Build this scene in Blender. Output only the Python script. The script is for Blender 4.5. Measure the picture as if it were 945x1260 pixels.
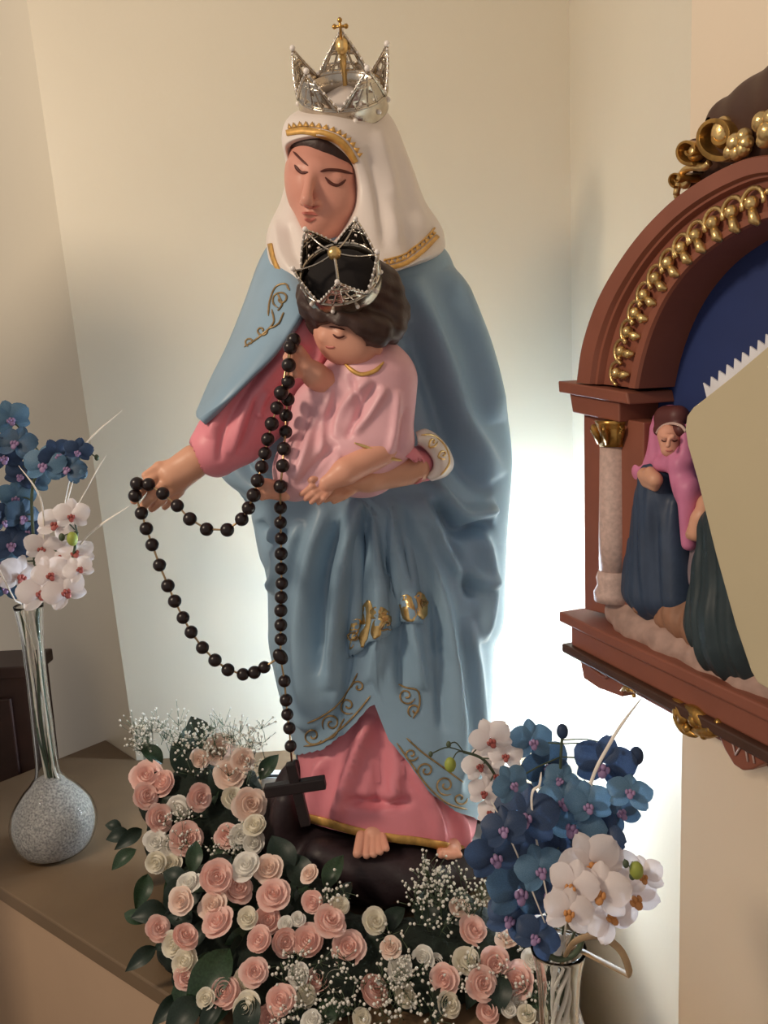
import bpy, bmesh, math, random
import numpy as np
from mathutils import Vector, Matrix, Euler
from mathutils.bvhtree import BVHTree

for o in list(bpy.data.objects):
    bpy.data.objects.remove(o, do_unlink=True)
scene = bpy.context.scene
COL = scene.collection
R = math.radians
random.seed(7)
rng = np.random.default_rng(7)

# ------------------------------------------------------------------ camera
IW, IH, FPX = 945.0, 1260.0, 1000.0
CAMZ = 0.85
PITCH, ROLL = 9.0, -2.6
cam_d = bpy.data.cameras.new('camera')
cam_d.sensor_fit = 'VERTICAL'
cam_d.sensor_height = 36.0
cam_d.lens = 36.0 * FPX / IH
cam_d.clip_start = 0.02
cam = bpy.data.objects.new('camera', cam_d)
COL.objects.link(cam)
CAMR = Matrix.Rotation(R(90 - PITCH), 3, 'X') @ Matrix.Rotation(R(ROLL), 3, 'Z')
cam.matrix_world = Matrix.Translation((0, 0, CAMZ)) @ CAMR.to_4x4()
scene.camera = cam
scene.view_settings.view_transform = 'Standard'
scene.view_settings.look = 'None'
scene.view_settings.gamma = 1.0
scene.view_settings.use_curve_mapping = False
scene.view_settings.exposure = 0.2

# ------------------------------------------------------------------ light of the room
world = bpy.data.worlds.new('room_light'); scene.world = world
world.use_nodes = True
bg = world.node_tree.nodes['Background']
bg.inputs[0].default_value = (1.0, 0.91, 0.84, 1); bg.inputs[1].default_value = 0.34

def area(name, loc, target, size, power, col):
    d = bpy.data.lights.new(name, 'AREA'); d.shape = 'RECTANGLE'
    d.size, d.size_y = size; d.energy = power; d.color = col
    o = bpy.data.objects.new(name, d); COL.objects.link(o)
    o.location = loc
    o.rotation_euler = (Vector(target) - Vector(loc)).to_track_quat('-Z', 'Y').to_euler()
    return o
area('window_light', (-1.5, 0.2, 1.8), (-0.1, 1.5, 0.8), (0.30, 0.30), 20, (1.0, 0.82, 0.62))
LAMP_STRENGTH = 250.0

# ------------------------------------------------------------------ tracing helpers
CR = np.array(CAMR)
C0 = np.array([0, 0, CAMZ])
def ray(px, py):
    return CR @ np.array([(px - IW / 2) / FPX, -(py - IH / 2) / FPX, -1.0])
def W(px, py, Y):                 # point seen at px,py on the upright plane Y
    d = ray(px, py); return C0 + d * (Y / d[1])
def WZ(px, py, z):                # point seen at px,py on the level plane z
    d = ray(px, py); return C0 + d * ((z - CAMZ) / d[2])
def proj(P):
    P = np.asarray(P, float); q = (P - C0) @ CR
    return np.stack([IW / 2 + FPX * q[..., 0] / -q[..., 2], IH / 2 - FPX * q[..., 1] / -q[..., 2]], -1)
def pm(n, Y): return n * Y * 1.03 / FPX        # n pixels at distance Y, in metres

# ------------------------------------------------------------------ materials
def srgb(c):
    return tuple(((v / 255) / 12.92 if v / 255 <= 0.04045 else ((v / 255 + 0.055) / 1.055) ** 2.4) for v in c)
def mat(name, rgb, rough=0.5, metal=0.0, vary=0.08, scale=30.0, bump=0.0, bscale=120.0, coat=0.0, trans=0.0, ior=1.45, spec=0.5, sss=0.0, rgb2=None, wear=None):
    m = bpy.data.materials.new(name); m.use_nodes = True
    nt = m.node_tree; b = nt.nodes['Principled BSDF']
    c = srgb(rgb)
    tc = nt.nodes.new('ShaderNodeTexCoord')
    nz = nt.nodes.new('ShaderNodeTexNoise'); nz.inputs['Scale'].default_value = scale; nz.inputs['Detail'].default_value = 5
    nt.links.new(tc.outputs['Object'], nz.inputs['Vector'])
    rp = nt.nodes.new('ShaderNodeValToRGB')
    c2 = srgb(rgb2) if rgb2 else tuple(min(1, v * (1 + vary)) for v in c)
    c1 = c if rgb2 else tuple(v * (1 - vary) for v in c)
    rp.color_ramp.elements[0].position = 0.35; rp.color_ramp.elements[1].position = 0.65
    rp.color_ramp.elements[0].color = (*c1, 1); rp.color_ramp.elements[1].color = (*c2, 1)
    nt.links.new(nz.outputs['Fac'], rp.inputs['Fac'])
    nt.links.new(rp.outputs['Color'], b.inputs['Base Color'])
    b.inputs['Roughness'].default_value = rough; b.inputs['Metallic'].default_value = metal
    b.inputs['IOR'].default_value = ior; b.inputs['Specular IOR Level'].default_value = spec
    b.inputs['Transmission Weight'].default_value = trans; b.inputs['Coat Weight'].default_value = coat
    if sss:
        b.inputs['Subsurface Weight'].default_value = sss; b.inputs['Subsurface Scale'].default_value = 0.005
    if bump:
        n2 = nt.nodes.new('ShaderNodeTexNoise'); n2.inputs['Scale'].default_value = bscale; n2.inputs['Detail'].default_value = 3
        nt.links.new(tc.outputs['Object'], n2.inputs['Vector'])
        bp = nt.nodes.new('ShaderNodeBump'); bp.inputs['Strength'].default_value = bump; bp.inputs['Distance'].default_value = 0.004
        nt.links.new(n2.outputs['Fac'], bp.inputs['Height']); nt.links.new(bp.outputs['Normal'], b.inputs['Normal'])
    return m
def emit(name, rgb, s):
    m = bpy.data.materials.new(name); m.use_nodes = True
    b = m.node_tree.nodes['Principled BSDF']
    b.inputs['Base Color'].default_value = (*rgb, 1)
    b.inputs['Emission Color'].default_value = (*rgb, 1); b.inputs['Emission Strength'].default_value = s
    return m

M = dict(
    wall=mat('wall_paint', (222, 211, 190), 0.42, vary=0.015, scale=3, bump=0.05, bscale=60),
    wallr=mat('wall_paint_lit', (236, 218, 194), 0.6, vary=0.015, scale=3, bump=0.05, bscale=60),  # right wall's copy of the paint, with its warm light mixed into the colour
    shelf=mat('shelf_paint', (114, 93, 70), 0.55, vary=0.05, scale=8),
    shelfbody=mat('shelf_body_paint', (186, 156, 128), 0.7, vary=0.03, scale=5),
    darkwood=mat('dark_wood', (52, 30, 24), 0.45, vary=0.25, scale=12),
    floor=mat('floor_tile', (120, 100, 84), 0.5),
    blue=mat('blue_paint', (138, 166, 187), 0.42, vary=0.05, scale=9, bump=0.04),
    pink=mat('rose_pink_paint', (226, 138, 150), 0.45, vary=0.05, scale=12),
    palepink=mat('pale_pink_paint', (230, 178, 186), 0.45, vary=0.05, scale=14),
    white=mat('veil_white_paint', (226, 214, 206), 0.42, vary=0.03, scale=10),
    skin=mat('face_paint', (212, 150, 132), 0.4, vary=0.04, scale=14, spec=0.4),
    skin2=mat('child_skin_paint', (224, 164, 140), 0.4, vary=0.04, scale=14, spec=0.4),
    skin3=mat('hand_paint', (214, 160, 132), 0.4, vary=0.04, scale=14, spec=0.4),
    hair=mat('hair_paint', (58, 38, 32), 0.5, vary=0.2, scale=40, bump=0.3, bscale=90),
    line=mat('brow_paint', (86, 40, 32), 0.5), lip=mat('lip_paint', (200, 118, 108), 0.4),
    gold=mat('gold_leaf', (224, 190, 128), 0.28, metal=0.85, vary=0.15, scale=60, bump=0.2, bscale=200),
    scrollgold=mat('scroll_gold', (158, 132, 92), 0.4, metal=0.5, vary=0.3, scale=90),
    oldgold=mat('old_gold', (178, 136, 72), 0.3, metal=0.8, vary=0.3, scale=70, bump=0.2, bscale=150),
    trimgold=mat('painted_gold_trim', (206, 160, 88), 0.45, metal=0.3, vary=0.2, scale=70),
    silver=mat('crown_silver', (196, 186, 172), 0.2, metal=1.0, vary=0.12, scale=50, bump=0.12, bscale=140),
    pearl=mat('pearl', (238, 230, 224), 0.15, spec=0.8),
    velvet=mat('black_velvet', (22, 16, 16), 0.9),
    rock=mat('statue_base_paint', (44, 32, 36), 0.5, vary=0.3, scale=18, bump=0.4, bscale=40),
    bead=mat('black_wood_bead', (30, 18, 18), 0.32, vary=0.2, scale=90),
    cross=mat('black_wood_cross', (28, 17, 18), 0.5, vary=0.25, scale=60),
    chain=mat('brass_wire', (190, 160, 120), 0.3, metal=1.0),
    frame=mat('red_brown_paint', (138, 82, 64), 0.5, vary=0.06, scale=14),
    framed=mat('brown_paint_dark', (74, 48, 36), 0.5, vary=0.15, scale=20),
    panelblue=mat('deep_blue_paint', (38, 54, 104), 0.6, vary=0.06, scale=20),
    stone=mat('speckled_column', (196, 168, 158), 0.6, vary=0.12, scale=160),
    ground=mat('plaster_ground', (170, 140, 128), 0.7, vary=0.15, scale=50),
    shawl=mat('pink_shawl', (206, 124, 160), 0.5, vary=0.08, scale=30),
    navy=mat('navy_dress', (52, 66, 88), 0.5, vary=0.15, scale=30),
    dgreen=mat('dark_green_robe', (46, 58, 62), 0.5, vary=0.15, scale=30),
    grey=mat('grey_robe', (136, 120, 126), 0.5), brownh=mat('brown_hair', (92, 48, 46), 0.5),
    tan=mat('tan_drape', (150, 108, 84), 0.6, vary=0.12, scale=40),
    card=mat('cream_card', (194, 180, 148), 0.6, vary=0.02, scale=6),
    paper=mat('white_paper', (222, 220, 224), 0.6),
    rose1=mat('rose_petal_pink', (252, 214, 204), 0.55, vary=0.06, scale=60, sss=0.0),
    rose2=mat('rose_petal_blush', (250, 226, 212), 0.55, vary=0.06, scale=60),
    rose3=mat('rose_petal_cream', (246, 240, 224), 0.55, vary=0.05, scale=60),
    rosew=mat('petal_white', (246, 243, 236), 0.55, vary=0.04, scale=60),
    leaf=mat('leaf_green', (44, 66, 44), 0.4, vary=0.25, scale=30),
    leaf2=mat('leaf_dark_green', (28, 44, 34), 0.45, vary=0.25, scale=30),
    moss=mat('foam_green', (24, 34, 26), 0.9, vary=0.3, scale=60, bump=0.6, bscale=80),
    gyp=mat('tiny_white_bloom', (232, 228, 218), 0.6), gstem=mat('thin_green_stem', (92, 108, 82), 0.6),
    oblue=mat('orchid_blue', (80, 116, 146), 0.5, vary=0.18, scale=60, rgb2=(114, 150, 178)),
    oblue3=mat('orchid_mid_blue', (60, 86, 112), 0.5, rgb2=(84, 114, 142), scale=60),
    oblue2=mat('orchid_dark_blue', (50, 68, 98), 0.5, rgb2=(70, 92, 128), scale=60),
    owhite=mat('orchid_white', (238, 228, 226), 0.5, vary=0.03, scale=60),
    lipred=mat('orchid_lip_maroon', (160, 82, 76), 0.5), lippur=mat('orchid_lip_purple', (150, 122, 160), 0.5),
    lipgold=mat('orchid_lip_gold', (190, 130, 74), 0.5),
    bud=mat('green_bud', (150, 160, 70), 0.5), stem=mat('orchid_stem', (72, 84, 62), 0.5),
    reed=mat('pale_reed', (236, 226, 214), 0.6, vary=0.08, scale=80), dried=mat('dried_sheath', (168, 140, 106), 0.6, vary=0.15, scale=60),
    granule=mat('grey_granules', (146, 142, 142), 0.6, rgb2=(222, 216, 212), scale=260, bump=0.8, bscale=260),
    batten=mat('white_enamel', (214, 218, 220), 0.3), cable=mat('dark_cable', (40, 48, 52), 0.5),
    tube=emit('lit_tube', (0.66, 0.82, 1.0), LAMP_STRENGTH),
)
g = bpy.data.materials.new('clear_glass'); g.use_nodes = True
gb = g.node_tree.nodes['Principled BSDF']
gb.inputs['Base Color'].default_value = (0.96, 0.98, 0.97, 1); gb.inputs['Roughness'].default_value = 0.02
gb.inputs['Transmission Weight'].default_value = 1.0; gb.inputs['IOR'].default_value = 1.18
M['glass'] = g
def thin(key, fac):                            # petals let some light through
    m = M[key]; nt = m.node_tree; b = nt.nodes['Principled BSDF']; out = nt.nodes['Material Output']
    tr = nt.nodes.new('ShaderNodeBsdfTranslucent'); mx = nt.nodes.new('ShaderNodeMixShader'); mx.inputs[0].default_value = fac
    nt.links.new(b.inputs['Base Color'].links[0].from_socket, tr.inputs['Color'])
    nt.links.new(b.outputs[0], mx.inputs[1]); nt.links.new(tr.outputs[0], mx.inputs[2]); nt.links.new(mx.outputs[0], out.inputs['Surface'])
for k_ in ('oblue', 'oblue2', 'oblue3', 'owhite'): thin(k_, 0.4)
for k_ in ('rose1', 'rose2', 'rose3', 'rosew'): thin(k_, 0.25)

# ------------------------------------------------------------------ object helpers
def mesh_obj(name, V, F, m, parent=None, smooth=True):
    me = bpy.data.meshes.new(name)
    me.from_pydata([tuple(map(float, v)) for v in V], [], [tuple(int(i) for i in f) for f in F])
    me.update()
    me.materials.append(M[m] if isinstance(m, str) else m)
    if smooth: me.polygons.foreach_set('use_smooth', [True] * len(me.polygons))
    o = bpy.data.objects.new(name, me); COL.objects.link(o)
    if parent: put(o, parent)
    return o
def put(o, parent):
    o.parent = parent
    o.matrix_parent_inverse = Matrix.Translation(-Vector(parent['_at'])) if '_at' in parent.keys() else Matrix.Identity(4)
def thing(name, label, cat, loc=(0, 0, 0), group=None):
    o = bpy.data.objects.new(name, None); COL.objects.link(o)
    o.empty_display_size = 0.05
    o.location = tuple(float(v) for v in loc); o['_at'] = [float(v) for v in loc]
    return tag(o, label, cat, group)
def tag(o, label, cat, group=None):
    o['label'] = label; o['category'] = cat
    if group: o['group'] = group
    return o
def struct(o): o['kind'] = 'structure'; return o

class MB:                                     # collects vertices and faces of one mesh
    def __init__(s): s.V = []; s.F = []
    def add(s, V, F):
        n = len(s.V); s.V += [tuple(v) for v in V]; s.F += [tuple(i + n for i in f) for f in F]; return s
    def build(s, name, m, parent=None, smooth=True): return mesh_obj(name, s.V, s.F, m, parent, smooth)

def crom(P, n, closed=False):                 # Catmull-Rom through the points, n samples
    P = np.asarray(P, float); k = len(P)
    seg = k if closed else k - 1
    out = []
    for t in np.linspace(0, seg, n, endpoint=not closed):
        i = min(int(t), seg - 1); f = t - i
        g_ = (lambda j: P[j % k]) if closed else (lambda j: P[min(max(j, 0), k - 1)])
        a, b, c, d = g_(i - 1), g_(i), g_(i + 1), g_(i + 2)
        out.append(0.5 * ((2 * b) + (c - a) * f + (2 * a - 5 * b + 4 * c - d) * f * f + (3 * b - a - 3 * c + d) * f ** 3))
    return np.array(out)
def grid_faces(nr, nc, wrap=False):
    F = []
    for i in range(nr - 1):
        for j in range(nc if wrap else nc - 1):
            k = (j + 1) % nc
            F.append((i * nc + j, i * nc + k, (i + 1) * nc + k, (i + 1) * nc + j))
    return F
def tube(path, rad, n=8, closed=False, flat=1.0):
    P = np.asarray(path, float); k = len(P)
    rad = np.full(k, rad) if np.isscalar(rad) else np.asarray(rad, float)
    T = np.gradient(P, axis=0); T /= np.linalg.norm(T, axis=1)[:, None] + 1e-12
    u = np.cross(T[0], [0.31, 0.2, 0.93]); u /= np.linalg.norm(u)
    V = []
    for i in range(k):
        u = u - T[i] * np.dot(u, T[i]); u /= np.linalg.norm(u) + 1e-12
        w = np.cross(T[i], u)
        for a in range(n):
            t = 2 * math.pi * a / n
            V.append(P[i] + rad[i] * (math.cos(t) * u + flat * math.sin(t) * w))
    F = grid_faces(k, n, True)
    if closed:
        F += [((k - 1) * n + a, (k - 1) * n + (a + 1) % n, (a + 1) % n, a) for a in range(n)]
    else:
        F += [tuple(range(n - 1, -1, -1)), tuple((k - 1) * n + a for a in range(n))]
    return V, F
def uvs(c, r, nu=14, nv=9, rot=None):
    r = np.array(r if hasattr(r, '__len__') else (r, r, r), float); V = [(0, 0, 1)]
    for i in range(1, nv):
        p = math.pi * i / nv
        for j in range(nu):
            t = 2 * math.pi * j / nu; V.append((math.sin(p) * math.cos(t), math.sin(p) * math.sin(t), math.cos(p)))
    V.append((0, 0, -1)); V = np.array(V) * r
    if rot is not None: V = V @ np.array(rot).T
    V = V + np.asarray(c)
    F = [(0, 1 + j, 1 + (j + 1) % nu) for j in range(nu)]
    for i in range(nv - 2):
        for j in range(nu):
            a = 1 + i * nu + j; b = 1 + i * nu + (j + 1) % nu
            F.append((a, a + nu, b + nu, b))
    l = len(V) - 1; o = 1 + (nv - 2) * nu
    F += [(o + j, l, o + (j + 1) % nu) for j in range(nu)]
    return V, F
def lathe(profile, c, n=40, axis=None):       # profile of (radius, height) about a z axis through c
    V = []
    for r, z in profile:
        for j in range(n):
            t = 2 * math.pi * j / n; V.append((r * math.cos(t), r * math.sin(t), z))
    V = np.array(V)
    if axis is not None: V = V @ np.array(axis).T
    return V + np.asarray(c), grid_faces(len(profile), n, True)
def prism(poly, off):                         # polygon of 3D points swept by the vector off
    P = np.asarray(poly, float); n = len(P); off = np.asarray(off, float)
    V = np.vstack([P, P + off])
    F = [tuple(range(n)), tuple(range(2 * n - 1, n - 1, -1))] + [(i, i + n, (i + 1) % n + n, (i + 1) % n) for i in range(n)]
    return V, F
def boxv(lo, hi):
    x0, y0, z0 = lo; x1, y1, z1 = hi
    return prism([(x0, y0, z0), (x1, y0, z0), (x1, y1, z0), (x0, y1, z0)], (0, 0, z1 - z0))
def solid(o, t, off=-1.0):
    md = o.modifiers.new('thickness', 'SOLIDIFY'); md.thickness = t; md.offset = off; return o
def bevel(o, w, seg=2):
    md = o.modifiers.new('edge', 'BEVEL'); md.width = w; md.segments = seg; md.limit_method = 'ANGLE'; return o
def fix_normals(o):
    bm = bmesh.new(); bm.from_mesh(o.data); bmesh.ops.recalc_face_normals(bm, faces=bm.faces); bm.to_mesh(o.data); bm.free(); return o

# ------------------------------------------------------------------ implicit sculpting
def sph(X, Y, Z, c, r): return np.sqrt((X - c[0]) ** 2 + (Y - c[1]) ** 2 + (Z - c[2]) ** 2) - r
def ell(X, Y, Z, c, r, rot=None):
    if rot is None:
        a, b, d = (X - c[0]) / r[0], (Y - c[1]) / r[1], (Z - c[2]) / r[2]
    else:
        m = np.array(rot).T; x, y, z = X - c[0], Y - c[1], Z - c[2]
        a = (m[0, 0] * x + m[0, 1] * y + m[0, 2] * z) / r[0]; b = (m[1, 0] * x + m[1, 1] * y + m[1, 2] * z) / r[1]; d = (m[2, 0] * x + m[2, 1] * y + m[2, 2] * z) / r[2]
    k = np.sqrt(a * a + b * b + d * d); return (k - 1) * min(r)
def cap(X, Y, Z, a, b, ra, rb=None):
    rb = ra if rb is None else rb
    ab = np.asarray(b) - np.asarray(a); l = float(ab @ ab) + 1e-12
    t = np.clip(((X - a[0]) * ab[0] + (Y - a[1]) * ab[1] + (Z - a[2]) * ab[2]) / l, 0, 1)
    return np.sqrt((X - a[0] - t * ab[0]) ** 2 + (Y - a[1] - t * ab[1]) ** 2 + (Z - a[2] - t * ab[2]) ** 2) - (ra + (rb - ra) * t)
def smin(a, b, k):
    h = np.clip(0.5 + 0.5 * (b - a) / k, 0, 1); return b + (a - b) * h - k * h * (1 - h)
def nets(fn, lo, hi, st):
    ax = [np.arange(l, h + st, st, dtype=np.float32) for l, h in zip(lo, hi)]
    f = fn(ax[0][:, None, None], ax[1][None, :, None], ax[2][None, None, :])
    f = np.broadcast_to(f, tuple(len(a) for a in ax)).astype(np.float32)
    f = np.where(np.abs(f) < 1e-9, 1e-9, f); s = f < 0
    n = [k - 1 for k in f.shape]
    cnt = np.zeros(n, np.int8)
    for dx in (0, 1):
        for dy in (0, 1):
            for dz in (0, 1): cnt += s[dx:dx + n[0], dy:dy + n[1], dz:dz + n[2]]
    idx = np.argwhere((cnt > 0) & (cnt < 8))
    acc = np.zeros((len(idx), 3)); num = np.zeros(len(idx))
    cs = [(i >> 2 & 1, i >> 1 & 1, i & 1) for i in range(8)]
    vals = {c: f[idx[:, 0] + c[0], idx[:, 1] + c[1], idx[:, 2] + c[2]] for c in cs}
    for a in cs:
        for k in range(3):
            if a[k] == 0:
                b = tuple(1 if q == k else a[q] for q in range(3))
                va, vb = vals[a], vals[b]; cr = (va < 0) != (vb < 0)
                t = np.where(cr, va / np.where(cr, va - vb, 1), 0)
                p = np.array(a, float)[None, :] + t[:, None] * (np.array(b) - np.array(a))[None, :]
                acc += p * cr[:, None]; num += cr
    V = np.array([a[0] for a in ax]) + st * (idx + acc / num[:, None])
    mp = np.full(n, -1, np.int64); mp[idx[:, 0], idx[:, 1], idx[:, 2]] = np.arange(len(idx))
    F = []
    for k in range(3):
        u, w = (k + 1) % 3, (k + 2) % 3
        sl0 = [slice(None)] * 3; sl1 = [slice(None)] * 3; sl0[k] = slice(0, -1); sl1[k] = slice(1, None)
        e = np.argwhere(s[tuple(sl0)] != s[tuple(sl1)])
        ok = (e[:, u] > 0) & (e[:, w] > 0) & (e[:, u] < n[u]) & (e[:, w] < n[w]); e = e[ok]
        ins = s[e[:, 0], e[:, 1], e[:, 2]]
        q = []
        for du, dw in ((-1, -1), (0, -1), (0, 0), (-1, 0)):
            c = e.copy(); c[:, u] += du; c[:, w] += dw; q.append(mp[c[:, 0], c[:, 1], c[:, 2]])
        q = np.stack(q, 1); q[~ins] = q[~ins][:, ::-1]; F.append(q)
    return V, np.vstack(F)
def sculpt(name, fn, pts, pad, st, m, parent):
    P = np.asarray(pts); V, F = nets(fn, P.min(0) - pad, P.max(0) + pad, st)
    return mesh_obj(name, V, F, m, parent)

def polyd(q, pts):                            # distance from pixels q to a polyline, and the place along it
    pts = np.asarray(pts, float); best = np.full(len(q), 1e9); tt = np.zeros(len(q)); n = len(pts) - 1
    for i in range(n):
        a, b = pts[i], pts[i + 1]; ab = b - a
        t = np.clip(((q - a) @ ab) / (ab @ ab + 1e-9), 0, 1)
        d = np.linalg.norm(q - a - t[:, None] * ab, axis=1); u = d < best
        best[u] = d[u]; tt[u] = (i + t[u]) / n
    return best, tt
def folds(o, lst, gain=1.0, wk=1.0):                      # raise (h>0) or carve (h<0) drapery folds along traced lines
    me = o.data; k = len(me.vertices)
    V = np.empty(k * 3); me.vertices.foreach_get('co', V); V = V.reshape(-1, 3)
    N = np.empty(k * 3); me.vertex_normals.foreach_get('vector', N); N = N.reshape(-1, 3)
    tc = C0 - V; tc /= np.linalg.norm(tc, axis=1)[:, None]
    fc = np.clip((N * tc).sum(1) * 2.5 + 0.2, 0, 1); q = proj(V); D = np.zeros(k)
    for pts, w, h in lst:
        d, t = polyd(q, crom(pts, 24))
        taper = np.clip(np.minimum(t, 1 - t) * 5, 0, 1) ** 0.7
        D += gain * h * np.exp(-(d / (w * wk)) ** 2) * taper
    V += N * (D * fc)[:, None]
    me.vertices.foreach_set('co', V.ravel()); me.update(); return o
def bvh_of(*objs):
    V = []; F = []
    for o in objs:
        n = len(V); V += [tuple(v.co) for v in o.data.vertices]; F += [tuple(i + n for i in p.vertices) for p in o.data.polygons]
    return BVHTree.FromPolygons(V, F)
def hit(b, px, py, off=0.0):
    d = Vector(ray(px, py)).normalized(); h = b.ray_cast(Vector(C0), d)
    if h[0] is None: return None
    n = h[1] if h[1].dot(d) < 0 else -h[1]
    return np.array(h[0] + n * off)
def ribbon(name, b, pts, wpx, m, parent, n=30, off=0.0015, taper=True, thick=0.002):
    c = crom(pts, n); t = np.gradient(c, axis=0); t /= np.linalg.norm(t, axis=1)[:, None]; nn = np.stack([-t[:, 1], t[:, 0]], 1)
    V = []; rows = 0
    for i in range(n):
        w = (wpx if np.isscalar(wpx) else np.interp(i / (n - 1), np.linspace(0, 1, len(wpx)), wpx)) / 2
        if taper: w *= min(1, 0.25 + 4 * min(i, n - 1 - i) / n)
        row = [hit(b, *(c[i] + nn[i] * w * k), off) for k in (-1, 0, 1)]
        if any(r is None for r in row): continue
        V += row; rows += 1
    if rows < 2: return None
    o = mesh_obj(name, V, grid_faces(rows, 3), m, parent); return solid(o, thick, 0.0)
def tube_on(name, b, pts, rpx, m, parent, n=24, off=0.001, Y=1.3):
    c = crom(pts, n); P = [hit(b, *p, off) for p in c]; P = [p for p in P if p is not None]
    if len(P) < 3: return None
    k = len(P); r = pm(rpx, Y) * np.clip(np.minimum(np.arange(k), k - 1 - np.arange(k)) / 3 + 0.35, 0, 1)
    V, F = tube(P, r, 6); return mesh_obj(name, V, F, m, parent)
def spiral(cx, cy, r, a0, turns, n=22, rot=1):
    return [(cx + r * (1 - 0.85 * i / (n - 1)) * math.cos(a0 + rot * turns * 6.283 * i / (n - 1)), cy + r * (1 - 0.85 * i / (n - 1)) * math.sin(a0 + rot * turns * 6.283 * i / (n - 1))) for i in range(n)]
def rowloft(name, table, m, parent, nth=120, nr=120, power=2.3, hem=None, top=None):
    T = np.array(table, float)                # py, x left, x right, Y front, Y back
    pys = np.linspace(T[0, 0], T[-1, 0], 400)
    def ci(k): return crom(T[:, [0, k]], 1200)
    cols = [np.interp(pys, ci(k)[:, 0], ci(k)[:, 1]) for k in range(1, 5)]
    Yc = (cols[2] + cols[3]) / 2
    L = np.array([W(x, p, y) for x, p, y in zip(cols[0], pys, Yc)]); Rr = np.array([W(x, p, y) for x, p, y in zip(cols[1], pys, Yc)])
    mid = (L + Rr) / 2; hw = (Rr - L) / 2; hd = (cols[3] - cols[2]) / 2
    V = np.zeros((nr, nth, 3))
    for j in range(nth):
        t = 2 * math.pi * j / nth; c, s = math.cos(t), math.sin(t)
        cc = abs(c) ** (2 / power) * np.sign(c); ss = abs(s) ** (2 / power) * np.sign(s)
        P = mid + hw * cc; P[:, 1] -= hd * ss; P[:, 2] = mid[:, 2] + hw[:, 2] * cc
        e = len(P) - 1
        if hem is not None:
            q = proj(P); hy = np.interp(q[:, 0], [h_[0] for h_ in hem], [h_[1] for h_ in hem])
            if s < -0.05: hy = hy * 0 + 1e4
            k = np.argwhere(q[:, 1] > hy); e = int(k[0]) if len(k) else e
        u = np.linspace(0, e, nr)
        for a in range(3): V[:, j, a] = np.interp(u, np.arange(len(P)), P[:, a])
    F = grid_faces(nr, nth, True)
    return mesh_obj(name, V.reshape(-1, 3), F, m, parent)
def contour_loft(name, rows, m, parent, n=96, steps=6, cap_end=True):
    C = np.array([crom([W(*p) for p in r], n, True) for r in rows])
    V = np.concatenate([crom(C[:, j], (len(rows) - 1) * steps + 1)[:, None, :] for j in range(n)], 1)
    nr = V.shape[0]; F = grid_faces(nr, n, True)
    if cap_end: F.append(tuple((nr - 1) * n + a for a in range(n)))
    return mesh_obj(name, V.reshape(-1, 3), F, m, parent)
def patch(name, A, B, m, parent, bulge=0.0, nu=40, nv=20, mid=None, thick=0.008):
    A = crom([W(*p) for p in A], nu); B = crom([W(*p) for p in B], nu)
    Mm = crom([W(*p) for p in mid], nu) if mid else (A + B) / 2 + np.array([0, -bulge, 0])
    V = []
    for i in range(nu):
        for t in np.linspace(0, 1, nv):
            V.append((1 - t) * (1 - 2 * t) * A[i] + 4 * t * (1 - t) * Mm[i] + t * (2 * t - 1) * B[i])
    o = mesh_obj(name, V, grid_faces(nu, nv), m, parent); return solid(o, thick, 0.0)

# ================================================================== THE SETTING
ZT, ZB = 2.3, -0.9
def wallq(name, a, b, m, z0=ZB, z1=ZT, at=None, bt=None, n=1):
    a = np.array(a[:2]); b = np.array(b[:2]); at = a if at is None else np.array(at[:2]); bt = b if bt is None else np.array(bt[:2])
    V = [(*a, z0), (*b, z0), (*bt, z1), (*at, z1)]
    d = b - a; nrm = np.array([-d[1], d[0]]) / np.linalg.norm(d) * 0.08
    if n < 0: nrm = -nrm
    V += [(v[0] + nrm[0], v[1] + nrm[1], v[2]) for v in V]
    F = [(0, 1, 2, 3), (7, 6, 5, 4), (0, 4, 5, 1), (1, 5, 6, 2), (2, 6, 7, 3), (3, 7, 4, 0)]
    o = mesh_obj(name, V, F, m, smooth=False); fix_normals(o); return struct(o)
cornL = WZ(168, 935, 0.0)
cl_up = W(95, 430, cornL[1]); k_ = (ZT - cornL[2]) / (cl_up[2] - cornL[2]); cornLT = cornL + (cl_up - cornL) * k_
k_ = (ZB - cornL[2]) / (cl_up[2] - cornL[2]); cornLB = cornL + (cl_up - cornL) * k_
bk = WZ(330, 924, 0.0); bdir = (bk - cornL)[:2] / np.linalg.norm((bk - cornL)[:2])
# plaque plane: its bottom rail is level
PL = W(711, 771, 1.15); PR = WZ(945, 882, PL[2])
pdir = (PR - PL); pdir /= np.linalg.norm(pdir); pn = np.array([pdir[1], -pdir[0], 0.0])
if pn[0] > 0: pn = -pn
def Q(px, py, t=0.0):                          # pixel onto the plaque's plane, t metres proud of it
    d = ray(px, py); o = PL + pn * t; return C0 + d * (((o - C0) @ pn) / (d @ pn))
WALLT = -0.085
cornR = Q(838, 1000, WALLT)
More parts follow.
